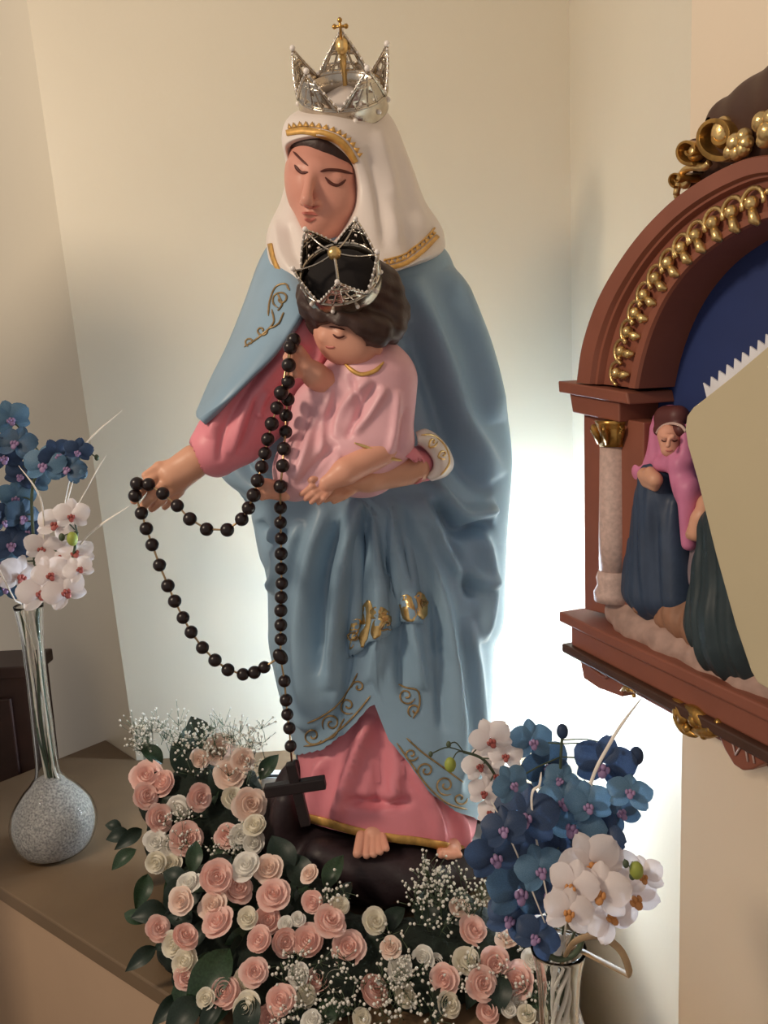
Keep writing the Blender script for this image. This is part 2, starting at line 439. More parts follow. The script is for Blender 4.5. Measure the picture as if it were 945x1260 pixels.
# back corner on the right: where the back wall is seen at px ~706
def bw(s): return np.array([cornL[0] + bdir[0] * s, cornL[1] + bdir[1] * s, 0.9])
ss = np.linspace(0.3, 2.0, 800); sR = ss[np.argmin([abs(proj(bw(s))[0] - 704) for s in ss])]
backR = bw(sR)
wallq('wall_back', cornLB, backR, 'wall', at=cornLT, bt=backR)
lp = WZ(130, 910, 0.0); ldir = (lp - cornL)[:2] / np.linalg.norm((lp - cornL)[:2])
wallq('wall_left', np.append(cornLB[:2] + ldir * 1.2, 0), cornLB, 'wall', at=np.append(cornLT[:2] + ldir * 1.2, 0), bt=cornLT)
wallq('wall_right_return', backR, cornR, 'wall')
wallq('wall_right', cornR, cornR + pdir * 1.1, 'wallr')
struct(mesh_obj('floor', *boxv((-2.2, -1.0, ZB - 0.05), (1.2, 3.0, ZB)), 'floor', smooth=False))

wallq('added_shade_wall', (-1.9, 1.03), (-0.93, 1.03), 'wall', z1=1.40)  # added wall out of view, put here to shade the lower left wall

# corner shelf: slab and body
sf0, sf1 = WZ(0, 1092, 0.0), WZ(262, 1260, 0.0)
fd = (sf1 - sf0) / np.linalg.norm(sf1 - sf0)
shelf = thing('corner_shelf', 'tan painted corner shelf carrying the statue and the flowers', 'shelf', (0, 1.3, -0.9))
e0 = WZ(0, 962, 0.0); ed = (e0 - lp) / np.linalg.norm(e0 - lp)
eA = lp + ed * 0.42
fA = sf0 - fd * 0.42; fB = sf0 + fd * ((0.66 - sf0[1]) / fd[1]); fB = fB if fB[0] < 0.21 else sf0 + fd * ((0.21 - sf0[0]) / fd[0])
A2, B2 = np.array([[ed[0], -fd[0]], [ed[1], -fd[1]]]), (sf0 - lp)[:2]
kk = np.linalg.solve(A2, B2); tip = lp + ed * kk[0]
top_poly = [lp, cornL, bk + np.append(bdir * 0.0, 0), np.array([0.31, bk[1] + bdir[1] / bdir[0] * (0.31 - bk[0]), 0]), np.array([0.295, 1.50, 0]), np.array([0.24, 1.2, 0]), np.array([0.23, 0.66, 0]), fB, tip]
def inset(poly, k):
    c = np.mean(poly, 0); return [c + (p - c) * k for p in poly]
bevel(mesh_obj('top_slab', *prism([p * [1, 1, 0] for p in top_poly], (0, 0, -0.028)), 'shelf', shelf, False), 0.003)
bodyp = [p * [1, 1, 0] + [0, 0, -0.0285] for p in inset(top_poly, 0.965)]
mesh_obj('body', *prism(bodyp, (0, 0, -0.87)), 'shelfbody', shelf, False)
for o in shelf.children: fix_normals(o)

# dark wooden cabinet beyond the shelf on the left
c0 = W(36, 818, 1.80)
wx = cornL[0] + ldir[0] * (1.92 - cornL[1]) / ldir[1]
cr_ = min(c0[0], wx - 0.12)
cab = thing('dark_cabinet', 'dark brown wooden cabinet standing behind the clear bulb vase with grey granules', 'cabinet', (cr_ - 0.22, 1.86, ZB))
bevel(mesh_obj('body', *boxv((cr_ - 0.45, 1.81, ZB), (cr_, 1.91, c0[2] - 0.03)), 'darkwood', cab, False), 0.004)
bevel(mesh_obj('top_board', *boxv((cr_ - 0.47, 1.79, c0[2] - 0.03), (cr_ + 0.01, 1.92, c0[2])), 'darkwood', cab, False), 0.004)
bevel(mesh_obj('front_panel', *boxv((cr_ - 0.40, 1.80, ZB + 0.1), (cr_ - 0.05, 1.8105, c0[2] - 0.08)), 'darkwood', cab, False), 0.004)
print('CAB', c0, wx, cornL, ldir, lp, backR, cornR, PL, PR, tip, fB)
# fluorescent lamp leaning in the corner behind the statue, and its lying batten
lb, lt = np.array([0.195, 1.66, 0.07]), np.array([0.20, 1.67, 0.42])
lamp = thing('tube_lamp', 'bright white tube lamp standing upright in the corner behind the statue', 'lamp', (0.195, 1.66, 0))
V, F = tube([lb, lt], 0.014, 16); mesh_obj('tube', V, F, 'tube', lamp)
for a, b in ((lb, lb - (lt - lb) * 0.06),):
    V, F = tube([a, b], 0.0165, 16); bevel(mesh_obj('end_cap', V, F, 'batten', lamp), 0.002)
V, F = lathe([(0.0, 0.0), (0.055, 0.0), (0.055, 0.012), (0.03, 0.022), (0.014, 0.03), (0.012, 0.055), (0.0, 0.055)], (lb[0], lb[1], 0.0)); mesh_obj('foot', V, F, 'batten', lamp)
b0, b1 = W(318, 918, 1.63), W(440, 908, 1.60)
bz = 0.0
bat = thing('lamp_batten', 'white enamel lamp batten lying on the shelf behind the statue hem', 'lamp', (*((b0 + b1) / 2)[:2], 0))
bevel(fix_normals(mesh_obj('casing', *prism([(b0[0], b0[1], 0.0), (b1[0], b1[1], 0.0), (b1[0], b1[1] + 0.04, 0.0), (b0[0] , b0[1] + 0.04, 0.0)], (0, 0, 0.03)), 'batten', bat, False)), 0.006)
cb = crom([(b0[0] - 0.05, b0[1] - 0.012, 0.006), (b0[0] - 0.02, b0[1] - 0.015, 0.03), (b0[0] + 0.01, b0[1] - 0.008, 0.036), (b0[0] + 0.06, b0[1] - 0.007, 0.034), (b1[0] - 0.03, b1[1] - 0.006, 0.04), (b1[0], b1[1] - 0.006, 0.042)], 30)
V, F = tube(cb, 0.003, 8); mesh_obj('cable', V, F, 'cable', bat)

# ================================================================== THE STATUE
YS = 1.38
st = thing('religious_statue', 'painted plaster statue of a robed woman in blue mantle holding a child', 'statue', (W(455, 1040, YS)[0], YS, 0))
px_ = lambda pts, Y: [W(x, y, Y) for x, y in pts]

# dark base
bp = [W(340, 1035, 1.36), W(600, 1060, 1.36)]
def f_base(X, Y, Z):
    c = W(470, 1030, 1.36); c = np.array([c[0], 1.365, 0.045])
    d = ell(X, Y, Z, c, (0.205, 0.175, 0.085))
    d = np.maximum(d, -(Z - 0.001)); d = np.maximum(d, Z - 0.105)
    for a, b, r, r2 in ((W(340, 1000, 1.33), W(362, 945, 1.33), 0.03, 0.018), (W(345, 1030, 1.28), W(352, 985, 1.28), 0.03, 0.02), (W(400, 1060, 1.22), W(520, 1085, 1.20), 0.035, 0.035), (W(560, 1075, 1.24), W(590, 1060, 1.3), 0.03, 0.03)):
        d = smin(d, cap(X, Y, Z, a, b, r, r2), 0.03)
    d = d + 0.004 * np.sin(X * 60) * np.sin(Z * 70 + X * 20) * np.sin(Y * 55)
    return np.maximum(d, 0.0005 - Z)
base = sculpt('base', f_base, [W(320, 1000, 1.36), W(640, 1000, 1.36), (0, 1.17, 0), (0, 1.56, 0), W(360, 920, 1.33)], 0.03, 0.004, 'rock', st)

# pink under-robe
robe = rowloft('under_robe', [(820, 372, 560, 1.27, 1.47), (880, 366, 572, 1.25, 1.49), (940, 368, 580, 1.225, 1.51), (985, 372, 586, 1.21, 1.52), (1010, 375, 588, 1.21, 1.52)],
               'pink', st, 110, 60, 2.2, hem=[(330, 1000), (376, 1011), (426, 1025), (480, 1036), (529, 1042), (576, 1052), (640, 1056)])
folds(robe, [([(455, 880), (430, 950), (412, 1010)], 9, 0.012), ([(470, 880), (468, 960), (455, 1000)], 7, -0.006), ([(480, 890), (488, 950), (478, 1000)], 6, 0.008), ([(500, 930), (530, 990), (545, 1045)], 9, 0.011),
             ([(400, 930), (388, 970), (385, 1010)], 8, 0.008), ([(425, 985), (470, 990), (505, 985)], 8, -0.008), ([(540, 970), (565, 1010), (570, 1045)], 8, 0.008)], 2.3, 0.75)
# blue mantle and gown
mantle = rowloft('blue_mantle', [
    (288, 350, 520, 1.31, 1.45), (310, 334, 549, 1.285, 1.47), (340, 320, 563, 1.27, 1.49), (380, 303, 585, 1.265, 1.51), (430, 286, 604, 1.27, 1.52), (480, 271, 617, 1.275, 1.53),
    (520, 263, 625, 1.275, 1.53), (560, 263, 629, 1.265, 1.53), (588, 277, 628, 1.255, 1.53), (612, 305, 626, 1.25, 1.53), (640, 312, 624, 1.25, 1.53), (680, 320, 622, 1.25, 1.53),
    (705, 329, 621, 1.25, 1.53), (760, 331, 619, 1.245, 1.53), (790, 332, 608, 1.24, 1.53), (850, 345, 605, 1.23, 1.53), (900, 360, 602, 1.215, 1.53), (950, 366, 597, 1.20, 1.53), (1010, 368, 592, 1.19, 1.53)],
    'blue', st, 200, 240, 2.25, hem=[(300, 915), (366, 928), (395, 922), (430, 897), (455, 868), (462, 866), (475, 905), (500, 935), (530, 975), (560, 997), (590, 1008), (640, 1010)])
folds(mantle, [
    # fan below the child
    ([(440, 612), (425, 680), (415, 760), (405, 850)], 11, 0.013), ([(462, 612), (462, 690), (468, 760), (455, 840)], 8, 0.012), ([(478, 610), (490, 690), (505, 760), (520, 850)], 8, 0.013),
    ([(500, 610), (525, 680), (548, 760), (560, 860), (570, 960)], 10, 0.014), ([(400, 620), (380, 700), (372, 800), (385, 900)], 13, 0.012), ([(370, 640), (355, 700), (350, 800)], 10, 0.009),
    ([(452, 620), (447, 700), (443, 790)], 6, -0.010), ([(487, 640), (497, 720), (492, 800), (495, 860)], 6, -0.010), ([(512, 640), (532, 720), (540, 800), (545, 900)], 7, -0.009),
    ([(420, 640), (398, 720), (395, 830)], 8, -0.010), ([(432, 760), (428, 830), (410, 900)], 6, -0.008),
    # right side drapery
    ([(505, 340), (545, 440), (570, 520), (612, 590)], 16, 0.014), ([(500, 400), (530, 480), (560, 560), (600, 610)], 14, -0.012), ([(550, 330), (590, 430), (612, 520)], 15, 0.010),
    ([(530, 590), (565, 630), (610, 625)], 10, 0.016), ([(535, 615), (565, 655), (605, 640)], 9, -0.016), ([(515, 610), (560, 690), (600, 720)], 12, 0.014),
    ([(545, 650), (570, 700), (582, 735)], 8, -0.013), ([(590, 650), (600, 720), (590, 790)], 10, 0.012), ([(575, 760), (585, 850), (590, 950)], 10, 0.010), ([(540, 800), (552, 880), (565, 980)], 8, 0.008),
    ([(330, 650), (345, 690), (335, 730)], 9, 0.010), ([(318, 640), (335, 670), (350, 650)], 7, -0.008), ([(345, 800), (360, 860), (385, 900)], 8, 0.008),
    ([(290, 560), (310, 590), (340, 600)], 10, -0.012)], 2.0, 0.82)
# apron layer of the mantle with its own hem
def layer(name, poly_top, poly_bot, Yoff, m, thick=0.006):
    b = bvh_of(mantle); A = crom(poly_top, 40); B = crom(poly_bot, 40); V = []
    for i in range(40):
        for t in np.linspace(0, 1, 24):
            q = A[i] * (1 - t) + B[i] * t; e_ = min(1, 5 * min(i, 39 - i) / 39); h = hit(b, q[0], q[1], -0.006 + (0.006 + Yoff) * min(1, 1.6 * t) * e_); V.append(h if h is not None else W(q[0], q[1], 1.22))
    o = mesh_obj(name, V, grid_faces(40, 24), m, st); return solid(o, thick, 0.0)
apron = layer('mantle_fold', [(440, 612), (450, 612), (465, 612), (480, 612), (495, 612)], [(424, 812), (436, 806), (462, 788), (486, 768), (500, 764), (526, 770), (548, 800)][:6], 0.007, 'blue')
folds(apron, [([(440, 660), (440, 740), (432, 800)], 6, 0.006), ([(470, 660), (478, 720), (482, 765)], 6, -0.005), ([(455, 660), (458, 730), (456, 790)], 5, -0.004), ([(500, 660), (508, 720), (510, 765)], 6, 0.005)])

# sleeve of the raised arm, and the hand
ex = W(380, 408, 1.25); cu = W(266, 552, 1.20)
def f_sleeve(X, Y, Z):
    d = cap(X, Y, Z, ex, cu, 0.062, 0.040)
    d = smin(d, cap(X, Y, Z, W(372, 470, 1.26), W(300, 545, 1.22), 0.04, 0.028), 0.03)
    d = smin(d, cap(X, Y, Z, W(258, 528, 1.20), W(268, 573, 1.20), 0.012, 0.013), 0.015)
    d = smin(d, cap(X, Y, Z, W(405, 400, 1.27), W(395, 480, 1.25), 0.05, 0.045), 0.03)
    n = cap(X, Y, Z, W(246, 560, 1.195), W(262, 553, 1.197), 0.024, 0.022)
    return np.maximum(d, -n)
sleeve = sculpt('sleeve', f_sleeve, [ex, cu, W(400, 480, 1.25), W(258, 528, 1.2), W(268, 573, 1.2)], 0.07, 0.003, 'pink', st)
folds(sleeve, [([(372, 420), (330, 465), (300, 510), (285, 560)], 6, 0.009), ([(385, 430), (350, 475), (320, 510)], 6, -0.008), ([(355, 410), (310, 460), (270, 510), (258, 540)], 6, 0.007), ([(340, 430), (300, 480), (275, 530), (270, 570)], 5, -0.007),
               ([(400, 400), (392, 440), (375, 470)], 6, 0.008), ([(318, 480), (305, 530), (290, 560)], 4, -0.006), ([(330, 480), (318, 515)], 5, 0.006)])
HY = 1.195
fing = [ # knuckle, middle joint, tip of each finger: index, middle, ring, little, thumb
    [(197, 582, HY - .012), (180, 596, HY - .03), (165, 616, HY - .025)], [(203, 594, HY - .016), (187, 611, HY - .032), (173, 627, HY - .022)],
    [(211, 602, HY - .012), (198, 616, HY - .022), (187, 626, HY - .012)], [(221, 605, HY), (210, 616, HY - .006), (203, 624, HY + .004)], [(215, 572, HY + .0), (196, 574, HY - .012), (179, 585, HY - .022)]]
def f_hand(X, Y, Z):
    w0, w1 = W(262, 553, HY), W(240, 568, HY)
    d = cap(X, Y, Z, w0, w1, 0.0215, 0.019)
    d = smin(d, cap(X, Y, Z, w1, W(212, 588, HY - .01), 0.018, 0.018), 0.015)
    d = smin(d, cap(X, Y, Z, W(235, 577, HY), W(219, 598, HY - .002), 0.017, 0.012), 0.012)
    d = smin(d, cap(X, Y, Z, W(235, 563, HY), W(203, 579, HY - .010), 0.015, 0.011), 0.012)
    for k, j in enumerate(fing):
        r = (.0085, .0085, .008, .007, .0085)[k]; a, b, c = [W(*p) for p in j]
        g_ = np.minimum(cap(X, Y, Z, W(220, 585, HY - .006), a, 0.009, r), smin(cap(X, Y, Z, a, b, r, r * .88), cap(X, Y, Z, b, c, r * .88, r * .68), 0.003))
        d = smin(d, g_, 0.004)
    return d
hand = sculpt('hand', f_hand, [W(265, 550, HY), W(163, 625, HY), W(200, 625, HY - .03), W(200, 560, HY + .01)], 0.035, 0.0016, 'skin3', st)

# cape falling over that arm
cape = patch('cape_edge', [(338, 296, 1.33), (322, 325, 1.335), (304, 375, 1.335), (284, 425, 1.33), (262, 470, 1.31), (246, 508, 1.26)],
             [(372, 352, 1.262), (376, 380, 1.185), (345, 430, 1.165), (312, 464, 1.155), (280, 495, 1.15), (249, 519, 1.16)], 'blue', st,
             mid=[(350, 318, 1.30), (345, 352, 1.24), (326, 395, 1.21), (300, 440, 1.20), (272, 480, 1.19), (246, 515, 1.2)], thick=0.012)
folds(cape, [([(338, 320), (322, 380), (298, 430), (262, 490)], 7, 0.010), ([(352, 330), (338, 390), (308, 440)], 5, -0.008), ([(325, 330), (308, 385), (285, 435)], 6, -0.008), ([(365, 360), (345, 410), (310, 450), (275, 490)], 5, 0.007)])
b_cape = bvh_of(cape)

# ---- head
hd = dict(c=W(402, 228, 1.335))
fdir = np.array([-0.50, -0.80, -0.33]); fdir /= np.linalg.norm(fdir)
frt = np.cross(fdir, [0, 0, 1]); frt /= np.linalg.norm(frt); fup = np.cross(frt, fdir)
hrot = np.stack([frt, fdir, fup], 1)
def sp(px, py, Y): return W(px, py, Y)
def f_head(X, Y, Z):
    d = ell(X, Y, Z, W(405, 212, 1.345), (0.060, 0.074, 0.070), hrot)
    d = smin(d, ell(X, Y, Z, W(396, 240, 1.318), (0.047, 0.055, 0.062), hrot), 0.03)
    d = smin(d, sph(X, Y, Z, W(390, 276, 1.285), 0.020), 0.03)          # chin
    d = smin(d, sph(X, Y, Z, W(411, 252, 1.298), 0.030), 0.025)         # cheek
    d = smin(d, cap(X, Y, Z, W(410, 280, 1.33), W(420, 330, 1.36), 0.040, 0.046), 0.015)   # neck
    d = smin(d, cap(X, Y, Z, W(366, 201, 1.284), W(384, 206, 1.272), 0.010, 0.010), 0.012)   # brow ridge
    d = smin(d, cap(X, Y, Z, W(394, 209, 1.271), W(424, 212, 1.287), 0.010, 0.010), 0.012)
    d = smin(d, cap(X, Y, Z, W(383, 210, 1.268), W(377, 245, 1.243), 0.0055, 0.0085), 0.010)  # nose
    d = smin(d, sph(X, Y, Z, W(379, 249, 1.246), 0.0085), 0.005)
    d = smin(d, sph(X, Y, Z, W(389, 251, 1.259), 0.0065), 0.006)
    d = smin(d, sph(X, Y, Z, W(373, 249, 1.259), 0.0055), 0.006)
    d = smin(d, ell(X, Y, Z, W(412, 221, 1.277), (0.014, 0.010, 0.010), hrot), 0.005)    # lids
    d = smin(d, ell(X, Y, Z, W(371, 208, 1.276), (0.012, 0.010, 0.010), hrot), 0.005)
    d = smin(d, cap(X, Y, Z, W(375, 263, 1.259), W(389, 264, 1.2665), 0.0034, 0.0025), 0.004)
    d = smin(d, cap(X, Y, Z, W(377, 269, 1.262), W(388, 269.5, 1.268), 0.0038, 0.003), 0.004)
    return d
head = sculpt('head', f_head, [W(350, 150, 1.3), W(450, 150, 1.42), W(420, 335, 1.23), W(420, 300, 1.42)], 0.02, 0.0018, 'skin', st)
bh = bvh_of(head)
ribbon('eyebrow', bh, [(361, 187), (366, 192), (372, 198), (379, 204)], 2.6, 'line', head, off=0.0008, thick=0.001)
ribbon('eyebrow', bh, [(394, 211), (404, 209), (418, 210), (434, 214)], 3.4, 'line', head, off=0.0008, thick=0.001)
ribbon('eyelash', bh, [(363, 203), (367, 209), (372, 212.5), (379, 212)], 3.6, 'line', head, off=0.0008, thick=0.001)
ribbon('eyelash', bh, [(400, 218), (406, 225), (413, 228), (419, 226.5), (425, 221)], 3.6, 'line', head, off=0.0008, thick=0.001)
ribbon('nostril_line', bh, [(374, 252), (380, 254.5), (387, 255), (393, 253)], 1.8, 'lip', head, off=0.0008, thick=0.001)
ribbon('lip', bh, [(372, 262), (378, 263), (384, 263), (391, 265)], 3.0, 'lip', head, off=0.0008, thick=0.001)
ribbon('lip', bh, [(375, 269), (381, 271), (388, 269)], 3.2, 'lip', head, off=0.0008, thick=0.001)
def f_hair(X, Y, Z):
    d = np.minimum(cap(X, Y, Z, W(364, 173, 1.298), W(393, 177, 1.280), 0.011, 0.012), cap(X, Y, Z, W(399, 180, 1.280), W(436, 203, 1.308), 0.012, 0.015))
    d = smin(d, ell(X, Y, Z, W(410, 190, 1.345), (0.066, 0.076, 0.066), hrot), 0.01)
    d = smin(d, cap(X, Y, Z, W(440, 205, 1.31), W(440, 262, 1.33), 0.015, 0.012), 0.01)
    cut = -(((X - W(397, 190, 1.25)[0]) * fdir[0] + (Y - 1.30) * fdir[1] + (Z - W(397, 190, 1.30)[2]) * fdir[2]))
    return np.maximum(d, sph(X, Y, Z, W(398, 232, 1.25), 0.058) * -1)
hair = sculpt('hair', f_hair, [W(345, 145, 1.3), W(455, 150, 1.42), W(450, 270, 1.26), W(400, 270, 1.42)], 0.02, 0.0022, 'hair', st)

# ---- veil
veil_rows = [
    [(393, 176, 1.30), (415, 186, 1.30), (431, 203, 1.31), (435, 222, 1.32), (435, 245, 1.32), (431, 262, 1.32), (418, 287, 1.30), (403, 300, 1.29), (386, 292, 1.30), (370, 262, 1.31), (361, 235, 1.31), (359, 200, 1.31), (359, 182, 1.305)],
    [(393, 169, 1.262), (416, 179, 1.262), (434, 199, 1.275), (439, 222, 1.285), (439, 245, 1.285), (434, 264, 1.28), (420, 290, 1.265), (403, 306, 1.255), (384, 296, 1.27), (366, 264, 1.30), (357, 235, 1.31), (355, 200, 1.30), (354, 177, 1.285)],
    [(392, 164, 1.254), (418, 172, 1.253), (438, 195, 1.265), (444, 222, 1.272), (445, 246, 1.27), (441, 268, 1.262), (424, 298, 1.245), (403, 316, 1.24), (380, 304, 1.26), (361, 268, 1.295), (354, 235, 1.315), (352, 200, 1.305), (350, 172, 1.288)],
    [(391, 148, 1.262), (424, 156, 1.258), (451, 178, 1.270), (462, 215, 1.275), (466, 250, 1.270), (466, 285, 1.25), (450, 325, 1.225), (405, 342, 1.225), (368, 330, 1.25), (345, 285, 1.295), (352, 240, 1.33), (351, 200, 1.32), (349, 158, 1.295)],
    [(394, 137, 1.28), (432, 140, 1.278), (468, 158, 1.295), (486, 205, 1.305), (496, 250, 1.295), (505, 290, 1.272), (478, 334, 1.225), (415, 348, 1.222), (352, 346, 1.255), (332, 290, 1.305), (350, 245, 1.345), (353, 200, 1.345), (352, 148, 1.315)],
    [(405, 122, 1.33), (440, 120, 1.33), (480, 143, 1.35), (503, 195, 1.36), (521, 245, 1.355), (541, 284, 1.34), (520, 320, 1.262), (420, 352, 1.23), (346, 350, 1.268), (328, 293, 1.335), (346, 245, 1.37), (356, 200, 1.38), (358, 145, 1.35)],
    [(415, 108, 1.40), (436, 108, 1.40), (472, 146, 1.42), (496, 200, 1.44), (515, 250, 1.45), (543, 292, 1.42), (530, 318, 1.33), (430, 340, 1.30), (348, 345, 1.31), (331, 298, 1.40), (352, 250, 1.43), (366, 200, 1.43), (375, 150, 1.41)],
    [(425, 140, 1.455), (438, 140, 1.455), (450, 175, 1.46), (465, 205, 1.475), (480, 250, 1.49), (510, 290, 1.48), (490, 310, 1.46), (430, 310, 1.44), (370, 310, 1.44), (365, 290, 1.45), (390, 250, 1.47), (400, 205, 1.465), (405, 175, 1.46)],
]
veil = contour_loft('veil', veil_rows, 'white', st, 130, 8)
folds(veil, [([(465, 160), (480, 220), (490, 300)], 8, 0.008), ([(450, 180), (465, 240), (475, 310)], 6, -0.006), ([(490, 180), (508, 240), (525, 290)], 7, 0.006), ([(340, 270), (345, 310), (360, 335)], 6, 0.006), ([(355, 275), (362, 310), (375, 330)], 5, -0.006),
             ([(480, 240), (500, 290), (505, 315)], 6, -0.006), ([(435, 300), (455, 320), (475, 325)], 6, 0.005)])
bv = bvh_of(veil)
ribbon('gold_band', bv, [(353, 164), (372, 161), (393, 164), (414, 171), (428, 184), (438, 200)], [7, 9, 9, 8, 6], 'trimgold', veil, 50, 0.0012, False, 0.0015)
for k in range(14):                                    # zigzag points above the band
    q = crom([(355, 159), (372, 156), (393, 158), (416, 165), (431, 177), (442, 194)], 15)[k:k + 2]
    nrm = np.array([(q[1] - q[0])[1], -(q[1] - q[0])[0]]); nrm /= np.linalg.norm(nrm)
    tri = [q[0], q[1], (q[0] + q[1]) / 2 + nrm * 6]; P = [hit(bv, *p, 0.0018) for p in tri]
    if all(p is not None for p in P): solid(mesh_obj('band_point', P, [(0, 1, 2)], 'trimgold', veil), 0.0012, 0)
hemr = [(476, 331), (500, 324), (522, 308), (538, 291)]
ribbon('gold_hem', bv, hemr, 5, 'trimgold', veil, 40, 0.0015, False, 0.002)
ribbon('gold_hem', bv, [(x - 4, y - 10) for x, y in hemr], 2, 'trimgold', veil, 40, 0.0015, False, 0.002)
for k in range(11):
    q = crom([(x - 2, y - 4) for x, y in hemr], 12)[k:k + 2]; nrm = np.array([(q[1] - q[0])[1], -(q[1] - q[0])[0]]); nrm /= np.linalg.norm(nrm)
    P = [hit(bv, *p, 0.0018) for p in (q[0], q[1], (q[0] + q[1]) / 2 + nrm * 6)]
    if all(p is not None for p in P): solid(mesh_obj('hem_point', P, [(0, 1, 2)], 'trimgold', veil), 0.0012, 0)
ribbon('gold_hem', bv, [(333, 300), (337, 318), (344, 333), (354, 343)], 5, 'trimgold', veil, 30, 0.0015, False, 0.002)

# ---- gold scrolls of the cape and hems
def scrolls(b, lst, parent, m='scrollgold', r=1.3, Y=1.22, off=0.0008):
    for pts in lst: tube_on('gold_scroll', b, pts, r, m, parent, 26, off, Y)
scrolls(b_cape, [spiral(349, 372, 11, 1.9, 1.3), [(338, 384), (340, 400), (330, 412), (318, 422), (305, 430)], [(358, 362), (352, 354), (342, 358), (336, 374), (334, 392)], [(352, 388), (345, 402), (334, 408)], spiral(326, 410, 7, 0, 1.1), spiral(312, 424, 6, 2, 1.1), [(345, 366), (350, 378), (345, 386)]], cape, off=0.0068)
bm_ = bvh_of(mantle, apron)
scrolls(bm_, [spiral(385, 905, 12, 0.5, 1.4), spiral(408, 890, 12, 2.5, 1.4), spiral(428, 868, 11, 1.0, 1.3), spiral(441, 845, 8, 3.0, 1.2), [(374, 918), (395, 914), (418, 898), (440, 876), (456, 856)], [(378, 890), (395, 882), (412, 870), (430, 848), (440, 828)], [(400, 910), (412, 905), (424, 884)],
              spiral(500, 856, 11, 0.3, 1.3), spiral(510, 874, 9, 2.0, 1.2), [(490, 842), (500, 846), (514, 850), (516, 868), (508, 884)],
              spiral(506, 928, 9, 0.3, 1.3), spiral(524, 948, 11, 2.0, 1.4), spiral(548, 966, 13, 1.0, 1.5), spiral(566, 982, 9, 0, 1.2), [(488, 914), (505, 938), (525, 966), (550, 988), (575, 996)], [(500, 908), (520, 926), (545, 944), (570, 962)]], mantle)
for pts, w in (([(432, 798), (436, 775), (440, 760)], 9), ([(446, 796), (452, 765), (455, 738)], 13), ([(462, 786), (468, 765), (480, 762)], 11), ([(456, 760), (466, 752), (474, 760)], 12)):
    ribbon('gold_patch', bvh_of(apron, mantle), pts, w, 'gold', apron, 16, 0.0036, True, 0.0012)
ribbon('gold_patch', bvh_of(apron, mantle), [(498, 732), (502, 748), (506, 764)], 14, 'gold', apron, 16, 0.0036, True, 0.0012)
ribbon('gold_patch', bvh_of(apron, mantle), [(514, 728), (518, 744), (518, 762)], 13, 'gold', apron, 16, 0.0036, True, 0.0012)
scrolls(bvh_of(apron, mantle), [spiral(436, 782, 7, 0, 1.2), spiral(474, 768, 7, 1, 1.2), spiral(520, 742, 7, 2, 1.2)], apron, r=1.1, off=0.006)
br = bvh_of(robe)
ribbon('gold_hem', br, [(378, 1006), (400, 1011), (430, 1020), (470, 1030), (510, 1034), (545, 1040), (572, 1046)], 10, 'trimgold', robe, 50, 0.0015, False, 0.002)

# ---- feet
def f_foot(X, Y, Z):
    d = cap(X, Y, Z, W(458, 1010, 1.26), W(459, 1026, 1.225), 0.026, 0.018)
    for x, y, r in ((440, 1050, .0078), (451, 1052, .0064), (460, 1051, .0060), (468, 1048, .0056), (475.5, 1044, .0052)):
        d = smin(d, cap(X, Y, Z, W(457 + (x - 457) * .75, 1028, 1.215), W(x, y, 1.185), r * 1.05, r), 0.0022)
    return d
sculpt('foot', f_foot, [W(430, 1000, 1.28), W(485, 1060, 1.18)], 0.03, 0.0013, 'skin2', st)
def f_foot2(X, Y, Z):
    d = cap(X, Y, Z, W(556, 1038, 1.26), W(552, 1046, 1.225), 0.02, 0.014)
    for x, y, r in ((543, 1051, .007), (551, 1053, .0066), (558, 1053, .006), (565, 1052, .0055)):
        d = smin(d, cap(X, Y, Z, W(552 + (x - 554) * .8, 1046, 1.225), W(x, y, 1.205), r * 1.1, r), 0.004)
    return d
sculpt('foot', f_foot2, [W(535, 1030, 1.28), W(572, 1060, 1.19)], 0.02, 0.0018, 'skin2', st)

# ---- the child on her arm
CY = 1.19
def f_tunic(X, Y, Z):
    d = cap(X, Y, Z, W(455, 465, CY), W(448, 560, CY), 0.060, 0.060)
    d = smin(d, cap(X, Y, Z, W(480, 470, CY - .01), W(478, 540, CY - .03), 0.034, 0.030), 0.03)      # near sleeve
    d = smin(d, cap(X, Y, Z, W(488, 545, CY - .03), W(445, 540, CY - .04), 0.020, 0.020), 0.02)
    d = smin(d, cap(X, Y, Z, W(440, 560, CY - .01), W(372, 578, CY - .05), 0.050, 0.040), 0.03)      # lap
    d = smin(d, cap(X, Y, Z, W(372, 575, CY - .05), W(358, 600, CY - .04), 0.030, 0.016), 0.02)
    d = smin(d, cap(X, Y, Z, W(420, 470, CY), W(398, 484, CY - .02), 0.034, 0.024), 0.02)            # far sleeve
    d = smin(d, cap(X, Y, Z, W(385, 500, CY), W(370, 580, CY - .02), 0.030, 0.03), 0.03)
    d = smin(d, cap(X, Y, Z, W(455, 452, CY), W(452, 470, CY), 0.035, 0.05), 0.02)
    return d
tunic = sculpt('child_tunic', f_tunic, [W(340, 440, CY), W(515, 620, CY), (0.0, CY - .10, 0.9), (0, CY + .08, 0.9)], 0.02, 0.0025, 'palepink', st)
folds(tunic, [([(455, 465), (425, 500), (412, 540)], 6, 0.008), ([(475, 475), (455, 510), (435, 535)], 5, 0.007), ([(465, 470), (440, 510), (425, 540)], 4, -0.007), ([(490, 480), (485, 530), (478, 560)], 5, 0.006), ([(500, 500), (494, 540), (490, 562)], 4, -0.005),
              ([(410, 470), (400, 510), (395, 560)], 5, 0.007), ([(400, 490), (380, 540), (362, 590)], 6, 0.007), ([(415, 545), (390, 570), (365, 600)], 5, -0.007), ([(420, 560), (400, 585), (375, 608)], 4, 0.006), ([(380, 500), (370, 545), (360, 580)], 4, -0.005), ([(430, 460), (440, 490), (440, 520)], 4, -0.005)])
